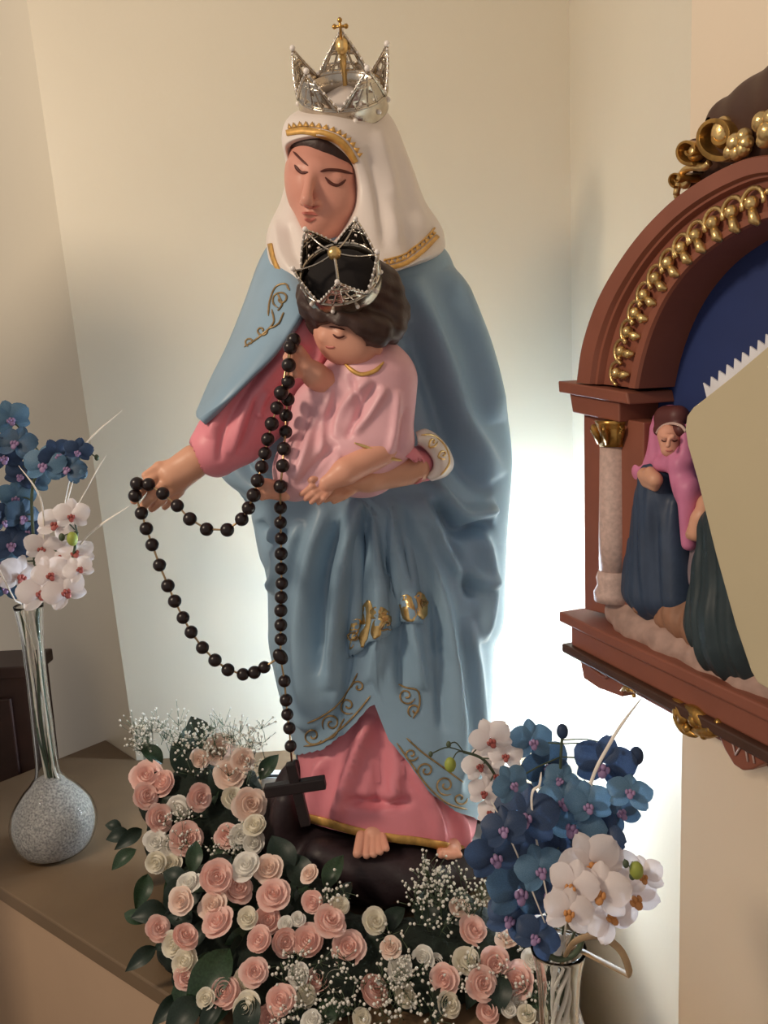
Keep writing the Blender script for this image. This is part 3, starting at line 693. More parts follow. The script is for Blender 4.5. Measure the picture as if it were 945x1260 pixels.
bt = bvh_of(tunic)
ribbon('gold_cuff', bt, [(436, 545), (455, 552), (475, 562), (494, 566)], 4, 'gold', tunic, 24, 0.0012)
ribbon('gold_collar', bt, [(424, 447), (434, 456), (446, 461), (462, 456), (472, 446)], 5, 'trimgold', tunic, 24, 0.0015)
HCY = 1.165
cdir = np.array([-0.72, -0.52, -0.46]); cdir /= np.linalg.norm(cdir)
crt = np.cross(cdir, [0, 0, 1]); crt /= np.linalg.norm(crt); crot = np.stack([crt, cdir, np.cross(crt, cdir)], 1)
def f_chead(X, Y, Z):
    d = ell(X, Y, Z, W(437, 388, HCY + .01), (0.056, 0.066, 0.058), crot)
    d = smin(d, sph(X, Y, Z, W(425, 415, HCY - .012), 0.036), 0.02)
    d = smin(d, sph(X, Y, Z, W(442, 424, HCY - .022), 0.026), 0.015)
    d = smin(d, sph(X, Y, Z, W(417, 428, HCY - .012), 0.015), 0.015)
    d = smin(d, cap(X, Y, Z, W(404, 405, HCY - .03), W(399, 415, HCY - .034), 0.005, 0.0065), 0.008)
    d = smin(d, cap(X, Y, Z, W(400, 426, HCY - .02), W(406, 427, HCY - .024), 0.005, 0.005), 0.006)
    d = smin(d, ell(X, Y, Z, W(416, 411, HCY - .045), (0.010, 0.006, 0.006), crot), 0.006)
    d = smin(d, cap(X, Y, Z, W(450, 430, HCY + .01), W(452, 460, CY), 0.026, 0.03), 0.012)
    e = ell(X, Y, Z, W(466, 424, HCY - .025), (0.006, 0.012, 0.014))
    return smin(d, e, 0.004)
chead = sculpt('child_head', f_chead, [W(375, 330, HCY), W(500, 470, HCY), (0, HCY - .08, 0.9), (0, HCY + .09, 0.9)], 0.015, 0.0018, 'skin2', st)
bc = bvh_of(chead)
ribbon('eyelash', bc, [(410, 411), (414, 414.5), (419, 415), (424, 413)], 2.2, 'line', chead, 16, 0.0006, thick=0.0008)
ribbon('eyebrow', bc, [(405, 402), (413, 403), (424, 406)], 1.8, 'line', chead, 16, 0.0006, thick=0.0008)
ribbon('lip', bc, [(401, 426), (406, 427.5), (412, 427)], 2.6, 'lip', chead, 12, 0.0006, thick=0.0008)
def f_chair(X, Y, Z):
    d = ell(X, Y, Z, W(434, 372, HCY + .012), (0.067, 0.075, 0.058), crot)
    for x, y, Yo, r in ((384, 372, -.02, .021), (402, 386, -.045, .019), (422, 396, -.058, .019), (444, 403, -.055, .021), (464, 408, -.045, .022), (481, 402, -.02, .022), (482, 384, -.005, .026), (470, 360, 0, .03), (380, 360, 0, .018), (476, 410, .01, .02)):
        d = smin(d, sph(X, Y, Z, W(x, y, HCY + Yo), r), 0.012)
    d = np.maximum(d, -ell(X, Y, Z, W(408, 428, HCY - .05), (0.047, 0.05, 0.033), None))
    return d + 0.0012 * np.sin(X * 240 + Z * 160) * np.sin(Z * 210 - Y * 120)
chairh = sculpt('child_hair', f_chair, [W(365, 320, HCY), W(500, 430, HCY), (0, HCY - .09, 0.9), (0, HCY + .1, 0.9)], 0.015, 0.002, 'hair', st)
# child's raised hand holding the beads
def f_carm(X, Y, Z):
    y0 = CY - .035
    d = cap(X, Y, Z, W(404, 474, y0 + .01), W(388, 462, y0 - .01), 0.021, 0.017)
    d = smin(d, cap(X, Y, Z, W(388, 462, y0 - .01), W(372, 448, y0 - .015), 0.016, 0.013), 0.01)
    for a, b, c, r in (((370, 442), (358, 432), (352, 440), .0065), ((372, 450), (358, 441), (351, 450), .0065), ((374, 456), (360, 452), (354, 459), .006), ((376, 461), (364, 460), (358, 466), .0055), ((376, 440), (368, 430), (358, 426), .0065)):
        d = smin(d, np.minimum(cap(X, Y, Z, W(*a, y0 - .015), W(*b, y0 - .03), r, r), cap(X, Y, Z, W(*b, y0 - .03), W(*c, y0 - .022), r, r * .75)), 0.004)
    return d
sculpt('child_hand', f_carm, [W(345, 420, CY - .05), W(412, 485, CY)], 0.03, 0.0016, 'skin2', st)
# child's near forearm and the hand beneath
def f_carm2(X, Y, Z):
    y0 = CY - .065
    d = cap(X, Y, Z, W(470, 555, y0 + .02), W(425, 580, y0 - .01), 0.023, 0.018)
    d = smin(d, cap(X, Y, Z, W(425, 580, y0 - .01), W(402, 594, y0 - .012), 0.016, 0.013), 0.01)
    for a, b, c, r in (((397, 593), (383, 599), (371, 608), .0048), ((399, 598), (386, 606), (376, 614), .0048), ((402, 602), (391, 611), (383, 618), .0046), ((397, 588), (384, 590), (375, 594), .005), ((406, 604), (398, 613), (392, 619), .0042)):
        d = smin(d, np.minimum(cap(X, Y, Z, W(*a, y0 - .01), W(*b, y0 - .02), r, r), cap(X, Y, Z, W(*b, y0 - .02), W(*c, y0 - .012), r, r * .75)), 0.0025)
    return d
sculpt('child_arm', f_carm2, [W(370, 540, CY - .1), W(490, 625, CY - .03)], 0.03, 0.0016, 'skin2', st)
# her left arm under the child: sleeve end and hand
def f_arm2(X, Y, Z):
    y0 = 1.145
    d = cap(X, Y, Z, W(510, 577, y0 + .03), W(455, 590, y0), 0.022, 0.018)
    d = smin(d, ell(X, Y, Z, W(438, 592, y0 - .005), (0.028, 0.018, 0.014)), 0.012)
    for a, b, c, r in (((428, 586), (406, 592), (388, 600), .006), ((428, 593), (408, 602), (392, 609), .006), ((431, 599), (414, 609), (400, 615), .0058), ((437, 602), (423, 611), (411, 617), .0052), ((440, 584), (428, 576), (416, 574), .0075)):
        d = smin(d, np.minimum(cap(X, Y, Z, W(*a, y0 - .01), W(*b, y0 - .022), r, r), cap(X, Y, Z, W(*b, y0 - .022), W(*c, y0 - .022), r, r * .75)), 0.0025)
    return d
sculpt('hand', f_arm2, [W(380, 565, 1.11), W(530, 625, 1.19)], 0.03, 0.0016, 'skin3', st)
def f_cuff(X, Y, Z):
    d = cap(X, Y, Z, W(496, 574, 1.165), W(522, 570, 1.21), 0.027, 0.027)
    d = smin(d, cap(X, Y, Z, W(505, 558, 1.16), W(512, 586, 1.165), 0.009, 0.009), 0.012)
    return np.maximum(d, -cap(X, Y, Z, W(470, 584, 1.13), W(503, 577, 1.165), 0.024, 0.023))
sculpt('sleeve', f_cuff, [W(490, 545, 1.14), W(545, 600, 1.24)], 0.04, 0.0022, 'pink', st)
cuffp = patch('mantle_cuff', [(512, 534, 1.19), (524, 530, 1.2), (540, 540, 1.22), (552, 556, 1.225), (556, 572, 1.22), (548, 584, 1.21), (532, 589, 1.20)], [(514, 545, 1.17), (520, 548, 1.17), (528, 556, 1.175), (534, 566, 1.175), (534, 576, 1.175), (530, 582, 1.175), (524, 586, 1.18)], 'white', st, 0.02, 30, 12, thick=0.006)
bcf = bvh_of(cuffp)
scrolls(bcf, [spiral(530, 545, 6, 0, 1.2), spiral(543, 560, 6, 1, 1.2), [(518, 538), (532, 538), (546, 552), (550, 570), (540, 584)]], cuffp, 'gold', 1.3, 1.18, 0.0036)
# child's foot beneath the hem
def f_cfoot(X, Y, Z):
    y0 = 1.135
    d = cap(X, Y, Z, W(348, 603, y0), W(330, 602, y0 - .01), 0.016, 0.013)
    for a, b, r in (((326, 596), (319, 599), .0055), ((326, 601), (317, 604), .005), ((327, 606), (319, 609), .005), ((329, 610), (322, 613), .0045), ((330, 594), (322, 592), .006)):
        d = smin(d, cap(X, Y, Z, W(*a, y0 - .012), W(*b, y0 - .02), r, r * .8), 0.004)
    return d
sculpt('child_foot', f_cfoot, [W(312, 588, 1.12), W(362, 620, 1.15)], 0.025, 0.0016, 'skin2', st)

# ================================================================== CROWNS
def crown(name, label, base_c, up, fwd, rad, a00=math.pi, arches=False):
    up = np.array(up, float); up /= np.linalg.norm(up); fwd = np.array(fwd, float); fwd -= up * (fwd @ up); fwd /= np.linalg.norm(fwd); rt = np.cross(fwd, up)
    A = np.stack([rt, -fwd, up], 1)                    # local x right, y back, z up
    t = thing(name, label, 'crown', base_c)
    def P(a, r, z): return np.asarray(base_c) + A @ np.array([r * math.sin(a), -r * math.cos(a), z])   # a = 0 faces forward
    h = rad * 0.48
    # band
    nb = 80; V = []
    prof = [(1.0, 0.0), (1.02, 0.04), (1.0, 0.10), (1.01, 0.45), (1.03, 0.48), (0.99, 0.48), (0.975, 0.1), (0.975, 0.0)]
    for r, z in prof:
        for j in range(nb): V.append(P(2 * math.pi * j / nb, rad * r, rad * z))
    F = grid_faces(len(prof), nb, True) + [((len(prof) - 1) * nb + j, (len(prof) - 1) * nb + (j + 1) % nb, (j + 1) % nb, j) for j in range(nb)]
    fix_normals(mesh_obj('band', V, F, 'silver', t))
    V, F = [], []
    # five pierced points with pearls along their edges
    for k in range(5):
        a0 = a00 + k * 2 * math.pi / 5
        if True:
            hw = math.pi / 5 * 0.99; H = 0.84 if k == 0 else 0.78
            def S(u, v): return P(a0 + u * hw * (1 - v), rad * (1.01 + 0.05 * v * v + 0.02 * v), rad * (0.42 + H * v))
            mb = MB()
            for sd in (-1, 1):                         # the two rising edge bars
                mb.add(*tube([S(sd * (1), v) for v in np.linspace(0, 1, 8)], rad * 0.035, 6))
            mb.add(*tube([S(u, 0.0) for u in np.linspace(-1, 1, 9)], rad * 0.03, 6))
            nv_, nu_ = 9, 9; Vp = []; keep = []
            for i in range(nv_):
                for j in range(nu_): Vp.append(S((j / (nu_ - 1)) * 2 - 1, 0.72 * i / (nv_ - 1)))
            for i in range(nv_ - 1):
                for j in range(nu_ - 1):
                    if k in (0, 1, 4) and ((i in (3, 4) and j in (1, 2, 5, 6)) or (i == 6 and j in (2, 5))) or (i, j) in ((1, 2), (1, 5), (4, 3)): continue
                    keep.append((i * nu_ + j, i * nu_ + j + 1, (i + 1) * nu_ + j + 1, (i + 1) * nu_ + j))
            # filigree fan: bars from the foot to the top
            for u in (-0.45, 0, 0.45):
                mb.add(*tube([S(u * (1 - 0.4 * v), v) for v in np.linspace(0, 0.8 if u == 0 else 0.62, 6)], rad * 0.028, 6))
            mb.add(*tube([S(u, 0.55) for u in np.linspace(-1, 1, 7)], rad * 0.025, 6))
            pt = mb.build('crown_point', 'silver', t)
            solid(mesh_obj('pierced_plate', Vp, keep, 'silver', pt), rad * 0.02, 0)
            for sd in (-1, 1):
                for v in np.linspace(0.08, 0.92, 7): mesh_obj('pearl', *uvs(S(sd * 1.06, v), rad * 0.035, 8, 6), 'pearl', pt)
            mesh_obj('pearl', *uvs(S(0, 1.04), rad * 0.065, 10, 8), 'pearl', pt)
    for k in range(10):
        a = 2 * math.pi * (k + 0.5) / 10; mesh_obj('stud', *uvs(P(a, rad * 1.02, rad * 0.2), rad * 0.055, 10, 7), 'pearl', t)
    if arches:                                         # arches from the points to a gilt ball over the middle
        tp = P(0, 0.0, rad * 1.12)
        for k in range(5):
            a_ = a00 + k * 2 * math.pi / 5
            mesh_obj('arch_strap', *tube([P(a_, rad * 1.06 * (1 - v), rad * (1.14 - 0.10 * math.sin(v * math.pi))) for v in np.linspace(0, 1, 10)], rad * .045, 6, flat=.5), 'silver', t)
        mesh_obj('gold_ball', *uvs(tp, rad * .17, 14, 10), 'gold', t)
        return t, P
    # gold strap with ball and cross at the back
    S0 = lambda v: P(math.pi, rad * (0.93 + 0.02 * v), rad * (0.1 + 0.9 * v))
    mesh_obj('gold_strap', *tube([S0(v) for v in np.linspace(0, 1, 10)], [rad * .05] * 5 + [rad * .08] * 5, 8), 'gold', t)
    tp = P(math.pi, rad * 0.95, rad * 1.0)
    mesh_obj('gold_ball', *uvs(tp, (rad * .15, rad * .15, rad * .19), 14, 10), 'gold', t)
    mb = MB(); q = lambda x, z: tp + A @ np.array([x * rad, 0, z * rad])
    mb.add(*tube([q(0, .1), q(0, .50)], rad * .03, 8)); mb.add(*tube([q(-.13, .40), q(.13, .40)], rad * .03, 8))
    for x, z in ((-.13, .40), (.13, .40), (0, .53)): mb.add(*uvs(q(x, z), rad * .055, 8, 6))
    mb.build('top_cross', 'oldgold', t)
    return t, P
cc = W(423, 136, 1.33)
crown_big, _ = crown('crown', 'silver crown with pearled points and gold cross on the veiled head', cc, (-0.02, -0.66, 0.75), (-0.05, -1, 0), pm(49.5, 1.33))
cc2 = W(422, 351, 1.13)
crown_small, P2 = crown('crown', 'silver crown lined in black velvet on the bowed head of the child', cc2, (-0.12, -0.80, 0.58), (-0.05, -1, 0), pm(45.5, 1.13), 0.0, True)
# black velvet lining of the child's crown
Vv = []
for i in range(7):
    a = i / 6 * math.pi / 2
    for j in range(36): Vv.append(P2(2 * math.pi * j / 36, pm(43, 1.13) * math.cos(a) + 1e-5, pm(6, 1.135) + pm(26, 1.135) * math.sin(a)))
fix_normals(mesh_obj('velvet_lining', Vv, grid_faces(7, 36, True), 'velvet', crown_small))

# ================================================================== ROSARY
bs = bvh_of(*[o for o in bpy.data.objects if o.type == 'MESH' and (o.parent == st)])
cz = lambda pts: [(140 + x / 2.521, 370 + y / 2.521) for x, y in pts]
strA = cz([(558, 122), (548, 145), (543, 200), (541, 252), (540, 306), (534, 356), (533, 407), (528, 460), (524, 512), (517, 576), (517, 642), (517, 688), (519, 737), (519, 785), (519, 831), (521, 877), (519, 920), (518, 961), (518, 1006), (518, 1050)])
strP = [(350, 838), (352, 861.5), (353.5, 879), (356, 896), (357.5, 918)]
strB = cz([(548, 150), (519, 286), (506, 333), (490, 382), (478, 430), (469, 474), (459, 516), (446, 558), (434, 603), (418, 643), (397, 678), (352, 711), (288, 709), (236, 677), (197, 636), (152, 598), (108, 570), (72, 568), (66, 605), (86, 659), (101, 707), (119, 757), (142, 820), (168, 884), (189, 932), (215, 983), (240, 1028), (275, 1076), (314, 1115), (354, 1145), (401, 1159), (436, 1153), (467, 1137)])[1:]
ros = thing('rosary', 'black wooden bead rosary with crucifix hanging from the child and the outstretched hand', 'rosary', (W(343, 810, 1.1)[0], 1.15, 0.1))
br_ = pm(8.4, 1.13)
def place(pts, yfree):
    out = []
    for i, (x, y) in enumerate(pts):
        best = yfree[i] if hasattr(yfree, '__len__') else yfree
        for dx, dy in ((0, 0), (6, 0), (-6, 0), (0, 6), (0, -6)):
            h = hit(bs, x + dx, y + dy)
            if h is not None: best = min(best, h[1] - br_ * 1.05)
        out.append(best)
    out = np.array(out); sm = out.copy()
    for _ in range(4):
        sm[1:-1] = np.minimum(sm[1:-1], (sm[:-2] + sm[1:-1] + sm[2:]) / 3 + 0.002)
    return [W(x, y, Y) for (x, y), Y in zip(pts, sm)]
pA = place(strA, 1.17)
pP = place(strP, 1.18)
nB = len(strB); pB = place(strB, list(np.interp(np.arange(nB), [0, 8, 10, 15, 18, 24, nB - 1], [1.12, 1.12, 1.12, 1.145, 1.15, 1.15, pP[0][1]])))
bead_me = None
def bead(p, s=1.0):
    global bead_me
    if bead_me is None:
        o = mesh_obj('bead', *uvs((0, 0, 0), 1.0, 18, 12), 'bead'); bead_me = o.data
    else:
        o = bpy.data.objects.new('bead', bead_me); COL.objects.link(o)
    o.location = tuple(p); r = br_ * s * random.uniform(0.96, 1.03); o.scale = (r, r, r); put(o, ros); return o
for p in pA + pB + pP: bead(p)
med = W(345, 808, pA[-1][1]); o = bead(med, 1.1); o.scale = (o.scale[0] * 0.95, o.scale[0] * 0.8, o.scale[0] * 1.25); o.rotation_euler = (0, R(-35), 0); o.name = 'center_medal'
for path in (pA + [med] + pP + [W(359, 938, pP[-1][1])], [pA[1]] + pB + [med]):
    mesh_obj('wire', *tube(np.array(path), pm(1.3, 1.13), 6), 'chain', ros)
# crucifix
yc = pP[-1][1] - 0.004
def bar(a, b, w, th):
    a = W(*a, yc); b = W(*b, yc); d = (b - a) / np.linalg.norm(b - a); n_ = np.cross(d, [0, 1, 0]); w = pm(w, yc) / 2
    return prism([a + n_ * w, b + n_ * w, b - n_ * w, a - n_ * w], (0, -th, 0))
cru = bevel(fix_normals(mesh_obj('crucifix', *bar((358, 936), (377, 1012), 13, 0.014), 'cross', ros, False)), 0.002)
bevel(fix_normals(mesh_obj('cross_bar', *bar((327, 970), (401, 959), 15, 0.0165), 'cross', cru, False)), 0.002)

# ================================================================== PLAQUE ON THE RIGHT
pq = thing('wall_plaque', 'arched red-brown relief plaque numbered VII with gilt scrolls and praying women', 'plaque', Q(830, 860, -0.05))
def curveQ(pts, n, t=0.0): return np.array([Q(x, y, t) for x, y in crom(pts, n)])
def moulding(name, outer, inner, prof, m, n=50, parent=pq):
    A = curveQ(outer, n); B = curveQ(inner, n); V = []
    for f, t in prof:
        for i in range(n): V.append(A[i] * (1 - f) + B[i] * f + pn * t)
    F = grid_faces(len(prof), n)
    return fix_normals(mesh_obj(name, V, F, m, parent, False))
arch_o = [(720, 470), (728, 420), (748, 365), (780, 312), (815, 270), (855, 235), (905, 206), (950, 192), (1010, 196), (1060, 225)]
arch_i = [(789, 478), (797, 440), (811, 398), (832, 358), (862, 322), (898, 295), (930, 278), (960, 268), (1000, 268), (1040, 285)]
moulding('arch_frame', arch_o, arch_i, [(0, -0.08), (0, 0.012), (0.03, 0.016), (0.28, 0.016), (0.31, 0.010), (0.35, 0.010), (0.38, 0.002), (0.86, 0.002), (0.88, 0.008), (0.98, 0.008), (1.0, 0.004), (1.0, -0.06)], 'frame', 70)
gp = [(762, 459), (767.5, 432), (775.6, 408), (785, 385), (796, 363), (810, 342), (825.5, 323), (842, 305), (860, 289.6), (881, 274), (904, 261), (929, 250)]
for i, (x, y) in enumerate(gp):
    c = Q(x, y, 0.006); u = (Q(*gp[min(i + 1, 11)]) - Q(*gp[max(i - 1, 0)])); u /= np.linalg.norm(u); w = np.cross(pn, u); 
    if w @ (Q(x + 10, y + 10) - Q(x, y)) < 0: w = -w
    s = 0.0115
    mb = MB(); mb.add(*uvs(c + pn * 0.004, s * 0.62, 10, 8))
    mb.add(*tube([c + s * 1.25 * (u * math.cos(a) - w * math.sin(a)) + pn * 0.003 for a in np.linspace(-0.3, 3.4, 12)], s * 0.22, 6))
    mb.add(*tube([c + w * s * 0.5 + pn * .004, c + w * s * 1.5 + u * s * 0.25 + pn * .005, c + w * s * 2.0 + u * s * .5 + pn * .002], [s * .35, s * .5, s * .2], 8))
    mb.add(*uvs(c + u * s * 1.5 - w * s * 0.5, s * 0.3, 8, 6))
    mb.build('gilt_rosette', 'gold', pq)
# back panel
bpn = [Q(x, y, -0.05) for x, y in [(745, 790), (745, 480), (752, 420), (790, 330), (860, 265), (940, 235), (1020, 235), (1075, 300), (1080, 980)]]
fix_normals(mesh_obj('blue_panel', *prism(bpn, -pn * 0.02), 'panelblue', pq, False))
def slab(name, pts, t0, t1, m, parent=pq, bw=0.002):
    o = fix_normals(mesh_obj(name, *prism([Q(x, y, 0) + pn * t0 for x, y in pts], pn * (t1 - t0)), m, parent, False)); return bevel(o, bw) if bw else o
# side post, capital blocks, column
slab('side_post', [(715, 508), (789, 520), (786, 768), (716, 750)], -0.07, -0.004, 'frame')
slab('cornice', [(700, 468), (786, 482), (789, 497), (701, 482)], -0.07, 0.018, 'frame')
slab('cornice', [(708, 483), (770, 494), (770, 519), (712, 507)], -0.07, 0.010, 'frame')
ct, cbm = Q(757, 545, -0.006), Q(756, 712, -0.006); cr = 0.0205
H = np.linalg.norm(ct - cbm)
colp = fix_normals(mesh_obj('column', *lathe([(0, 0), (cr * .98, 0), (cr, H * .3), (cr * .92, H), (0, H)], cbm, 28), 'stone', pq))
fix_normals(mesh_obj('column_base', *lathe([(0, -.03), (cr * 1.3, -.03), (cr * 1.35, -.018), (cr * 1.1, -.008), (cr * 1.2, 0.002), (cr * 1.02, 0.012), (0, .012)], cbm, 28), 'stone', colp))
cp = MB(); cp.add(*lathe([(0, -.004), (cr * 1.0, -.004), (cr * 0.95, .012), (cr * 1.2, .026), (cr * 1.3, .03), (0, .03)], ct, 24))
for k in range(8):
    a = 2 * math.pi * k / 8; d = np.array([math.cos(a), math.sin(a), 0])
    cp.add(*tube([ct + d * cr * 1.0, ct + d * cr * 1.25 + [0, 0, .014], ct + d * cr * 1.55 + [0, 0, .022], ct + d * cr * 1.5 + [0, 0, .015]], [.003, .005, .004, .002], 6))
fix_normals(cp.build('capital', 'oldgold', colp))
# bottom ledge and rails (level lines)
def rail(name, l_, r_, h0, h1, t0, t1, m):          # between heights over the traced rail line
    a = Q(*l_); z = a[2]; e = pdir * 0.75
    P4 = [a + [0, 0, h0], a + e + [0, 0, h0], a + e + [0, 0, h1], a + [0, 0, h1]]
    return bevel(fix_normals(mesh_obj(name, *prism([p + pn * t0 for p in P4], pn * (t1 - t0)), m, pq, False)), 0.003)
za = Q(711, 771)[2]
rail('rail', (703, 756), 0, -0.008, 0.008, -0.075, 0.022, 'frame')
rail('rail', (711, 773), 0, -0.024, 0.006, -0.075, 0.012, 'frame')
rail('rail', (705, 792), 0, -0.010, 0.004, -0.075, 0.020, 'framed')
slab('corner_block', [(716, 803), (774, 832), (770, 857), (740, 846), (722, 834)], -0.07, 0.006, 'frame')
rail('rail', (716, 806), 0, -0.020, 0.008, -0.075, -0.006, 'frame')
mb = MB(); mb.add(*tube(curveQ([(728, 822), (745, 834), (752, 824), (762, 832)], 16, 0.008), 0.0018, 6)); mb.build('carved_line', 'frame', pq)
# gilt ornaments of the lower edge
def leafy(name, c, pts_list, m='oldgold', rr=0.006):
    mb = MB()
    for pts, r in pts_list:
        p = curveQ(pts, 12, 0.012); k = len(p); mb.add(*tube(p, r * np.sin(np.linspace(0.25, 2.9, k)), 8))
    for x, y, r in c: mb.add(*uvs(Q(x, y, 0.014), r, 10, 8))
    return mb.build(name, m, pq)
leafy('gilt_leaf', [(773, 848, .004), (790, 847, .005), (780, 856, .003)], [([(764, 850), (772, 846), (780, 852)], .004), ([(780, 852), (788, 845), (796, 848)], .005)])
leafy('gilt_leaf', [(835, 876, .008), (856, 886, .009), (876, 898, .007), (846, 896, .006), (866, 905, .005)], [([(824, 862), (836, 868), (842, 884), (834, 890)], .009), ([(840, 870), (856, 876), (868, 892), (862, 902)], .010), ([(852, 898), (866, 900), (882, 896), (884, 884)], .009), ([(828, 880), (842, 896), (858, 906)], .007)])
tab = slab('number_tab', [(886, 900), (960, 936), (950, 930), (938, 938), (930, 946), (919, 947), (908, 940), (897, 922)], -0.06, 0.006, 'frame', bw=0) if False else slab('number_tab', [(884, 893), (958, 930), (952, 936), (940, 941), (930, 946), (919, 947), (908, 940), (897, 922)], -0.06, 0.006, 'frame')
mb = MB()
for a, b in (((901, 913), (905, 929)), ((905, 929), (912, 917)), ((917, 919), (920, 937)), ((925, 922), (928, 939))): mb.add(*tube([Q(*a, 0.0075), Q(*b, 0.0075)], 0.0011, 6))
mb.build('numeral', 'stone', tab)
# crest: volutes on top of the arch
def volute(cx, cy, r, a0, turns, depth, m, rot=1):
    sp_ = spiral(cx, cy, r, a0, turns, 40, rot); P = np.array([Q(x, y, 0.0) for x, y in sp_]); n = len(P)
    rad = np.linalg.norm(Q(cx + r, cy) - Q(cx, cy)) * 0.085 * np.linspace(1, 0.7, n)
    V = []
    c0_ = Q(cx, cy)
    for i in range(n):
        d = P[i] - c0_; d /= np.linalg.norm(d) + 1e-9
        V += [P[i] - d * rad[i] - pn * depth, P[i] + d * rad[i] - pn * depth, P[i] + d * rad[i] + pn * .012, P[i] - d * rad[i] + pn * .012]
    F = []
    for i in range(n - 1):
        for j in range(4): F.append((4 * i + j, 4 * i + (j + 1) % 4, 4 * i + 4 + (j + 1) % 4, 4 * i + 4 + j))
    F += [(3, 2, 1, 0), tuple(4 * (n - 1) + j for j in range(4))]
    o = fix_normals(mesh_obj('volute', V, F, m, pq)); bevel(o, 0.0015)
    fix_normals(mesh_obj('volute_core', *prism([Q(cx + r * .93 * math.cos(a), cy + r * .93 * math.sin(a), -.006) for a in np.linspace(0, 6.283, 25)[:-1]], -pn * (depth - .006)), 'framed', o, False))
    return o
v1 = volute(893, 168, 30, 0.9, 1.35, 0.06, 'oldgold'); v2 = volute(857, 186, 17, 1.2, 1.3, 0.05, 'oldgold'); v3 = volute(842, 221, 10, 1.8, 1.2, 0.03, 'oldgold')
mesh_obj('gilt_boss', *uvs(Q(891, 163, 0.0), (0.013, 0.013, 0.016), 14, 10), 'gold', v1)
mesh_obj('gilt_boss', *uvs(Q(857, 188, 0.0), 0.0095, 14, 10), 'gold', v2); mesh_obj('gilt_boss', *uvs(Q(843, 226, 0.0), 0.006, 12, 8), 'gold', v3)
mb = MB()
for k in range(5):
    a = -0.6 + k * 0.65; c = Q(905, 175, 0.006); w = Q(905 + 13 * math.cos(a), 175 + 13 * math.sin(a), 0.008); mb.add(*uvs(w, 0.008, 10, 8))
mb.add(*uvs(Q(905, 175, .01), 0.009, 10, 8)); mb.build('gilt_leaf', 'gold', v1)
mb = MB(); mb.add(*tube(curveQ([(873, 200), (866, 206), (852, 206), (842, 210), (836, 220), (832, 240)], 20, 0.004), 0.004, 8)); mb.add(*uvs(Q(833, 241, 0), .004, 8, 6)); mb.build('gilt_stem', 'gold', pq)
# gadrooned dark body of the crest
def f_crest(X, Y, Z):
    d = cap(X, Y, Z, Q(905, 152, -0.035), Q(990, 118, -0.035), 0.030, 0.045)
    d = smin(d, cap(X, Y, Z, Q(868, 210, -.03), Q(950, 180, -.03), 0.016, 0.03), 0.02)
    s_ = (X - PL[0]) * pdir[0] + (Y - PL[1]) * pdir[1]
    return d + 0.0012 * np.cos(s_ * 120)
crest = sculpt('crest_body', f_crest, [Q(860, 100, -.07), Q(1010, 215, .01), Q(1010, 80, -.07)], 0.03, 0.0035, 'framed', pq)
mb = MB()
for x, y, r in ((938, 150, .010), (946, 162, .011), (941, 172, .008), (950, 145, .009)): mb.add(*uvs(Q(x, y, 0.012), r, 10, 8))
mb.build('gilt_leaf', 'gold', pq)
# ground and relief figures inside
gr = [(768, 752), (790, 770), (830, 792), (880, 818), (930, 842), (985, 868)]
def f_ground(X, Y, Z):
    d = None
    for a, b in zip(gr[:-1], gr[1:]):
        e = cap(X, Y, Z, Q(*a, -0.02), Q(*b, -0.02), 0.026, 0.026); d = e if d is None else smin(d, e, 0.02)
    return d + 0.0015 * np.sin(X * 190) * np.sin(Y * 170 + Z * 150)
sculpt('rocky_ground', f_ground, [Q(*p, -0.03) for p in gr], 0.035, 0.003, 'ground', pq)
def fig(name, caps, k, m, st_=0.0022, parent=pq, ripple=0.0):
    def f(X, Y, Z):
        d = None
        for a, b, ra, rb in caps:
            e = cap(X, Y, Z, Q(*a), Q(*b), ra, rb); d = e if d is None else smin(d, e, k)
        if ripple: d = d + ripple * (np.sin(((X - PL[0]) * pdir[0] + (Y - PL[1]) * pdir[1]) * 210 + 2.2 * np.sin(Z * 22)) + .5 * np.sin(((X - PL[0]) * pdir[0] + (Y - PL[1]) * pdir[1]) * 430 + Z * 60))
        return d
    return sculpt(name, f, [Q(*c[i]) for c in caps for i in (0, 1)], 0.06, st_, m, parent)
T = -0.022
dress = fig('woman_dress', [((812, 590, T), (808, 730, T), .026, .036), ((796, 610, T), (790, 725, T), .018, .026), ((826, 620, T), (836, 735, T), .018, .026)], 0.012, 'navy', ripple=0.0016)
shawl = fig('woman_shawl', [((812, 566, T), (792, 580, T + .006), .015, .014), ((790, 578, T + .008), (782, 655, T), .011, .006), ((834, 562, T + .006), (846, 605, T + .010), .016, .015), ((846, 600, T + .012), (848, 668, T + .008), .014, .009), ((812, 570, T + .012), (838, 572, T + .012), .010, .011),
    ((806, 528, T + .006), (803, 565, T + .006), .0055, .009), ((843, 528, T + .006), (846, 565, T + .006), .0055, .009), ((826, 520, T - .008), (826, 560, T - .008), .022, .022)], 0.006, 'shawl', 0.0016, ripple=0.0007)
whead = fig('woman_head', [((824, 536, T + .014), (824, 552, T + .016), .0145, .0105), ((823, 541, T + .029), (822, 548, T + .031), .002, .003), ((825, 560, T + .010), (825, 570, T + .012), .007, .007), ((818, 537, T + .026), (828, 537, T + .026), .003, .003)], 0.004, 'skin2', 0.0012)
bwh = bvh_of(whead)
for q_ in ([(814, 541), (817, 543), (820, 542)], [(827, 542), (830, 543), (834, 541)]): ribbon('eyelash', bwh, q_, 1.6, 'line', whead, 8, 0.0005, thick=0.0006)
ribbon('lip', bwh, [(819, 554), (823, 555), (828, 554)], 1.8, 'lip', whead, 8, 0.0005, thick=0.0006)
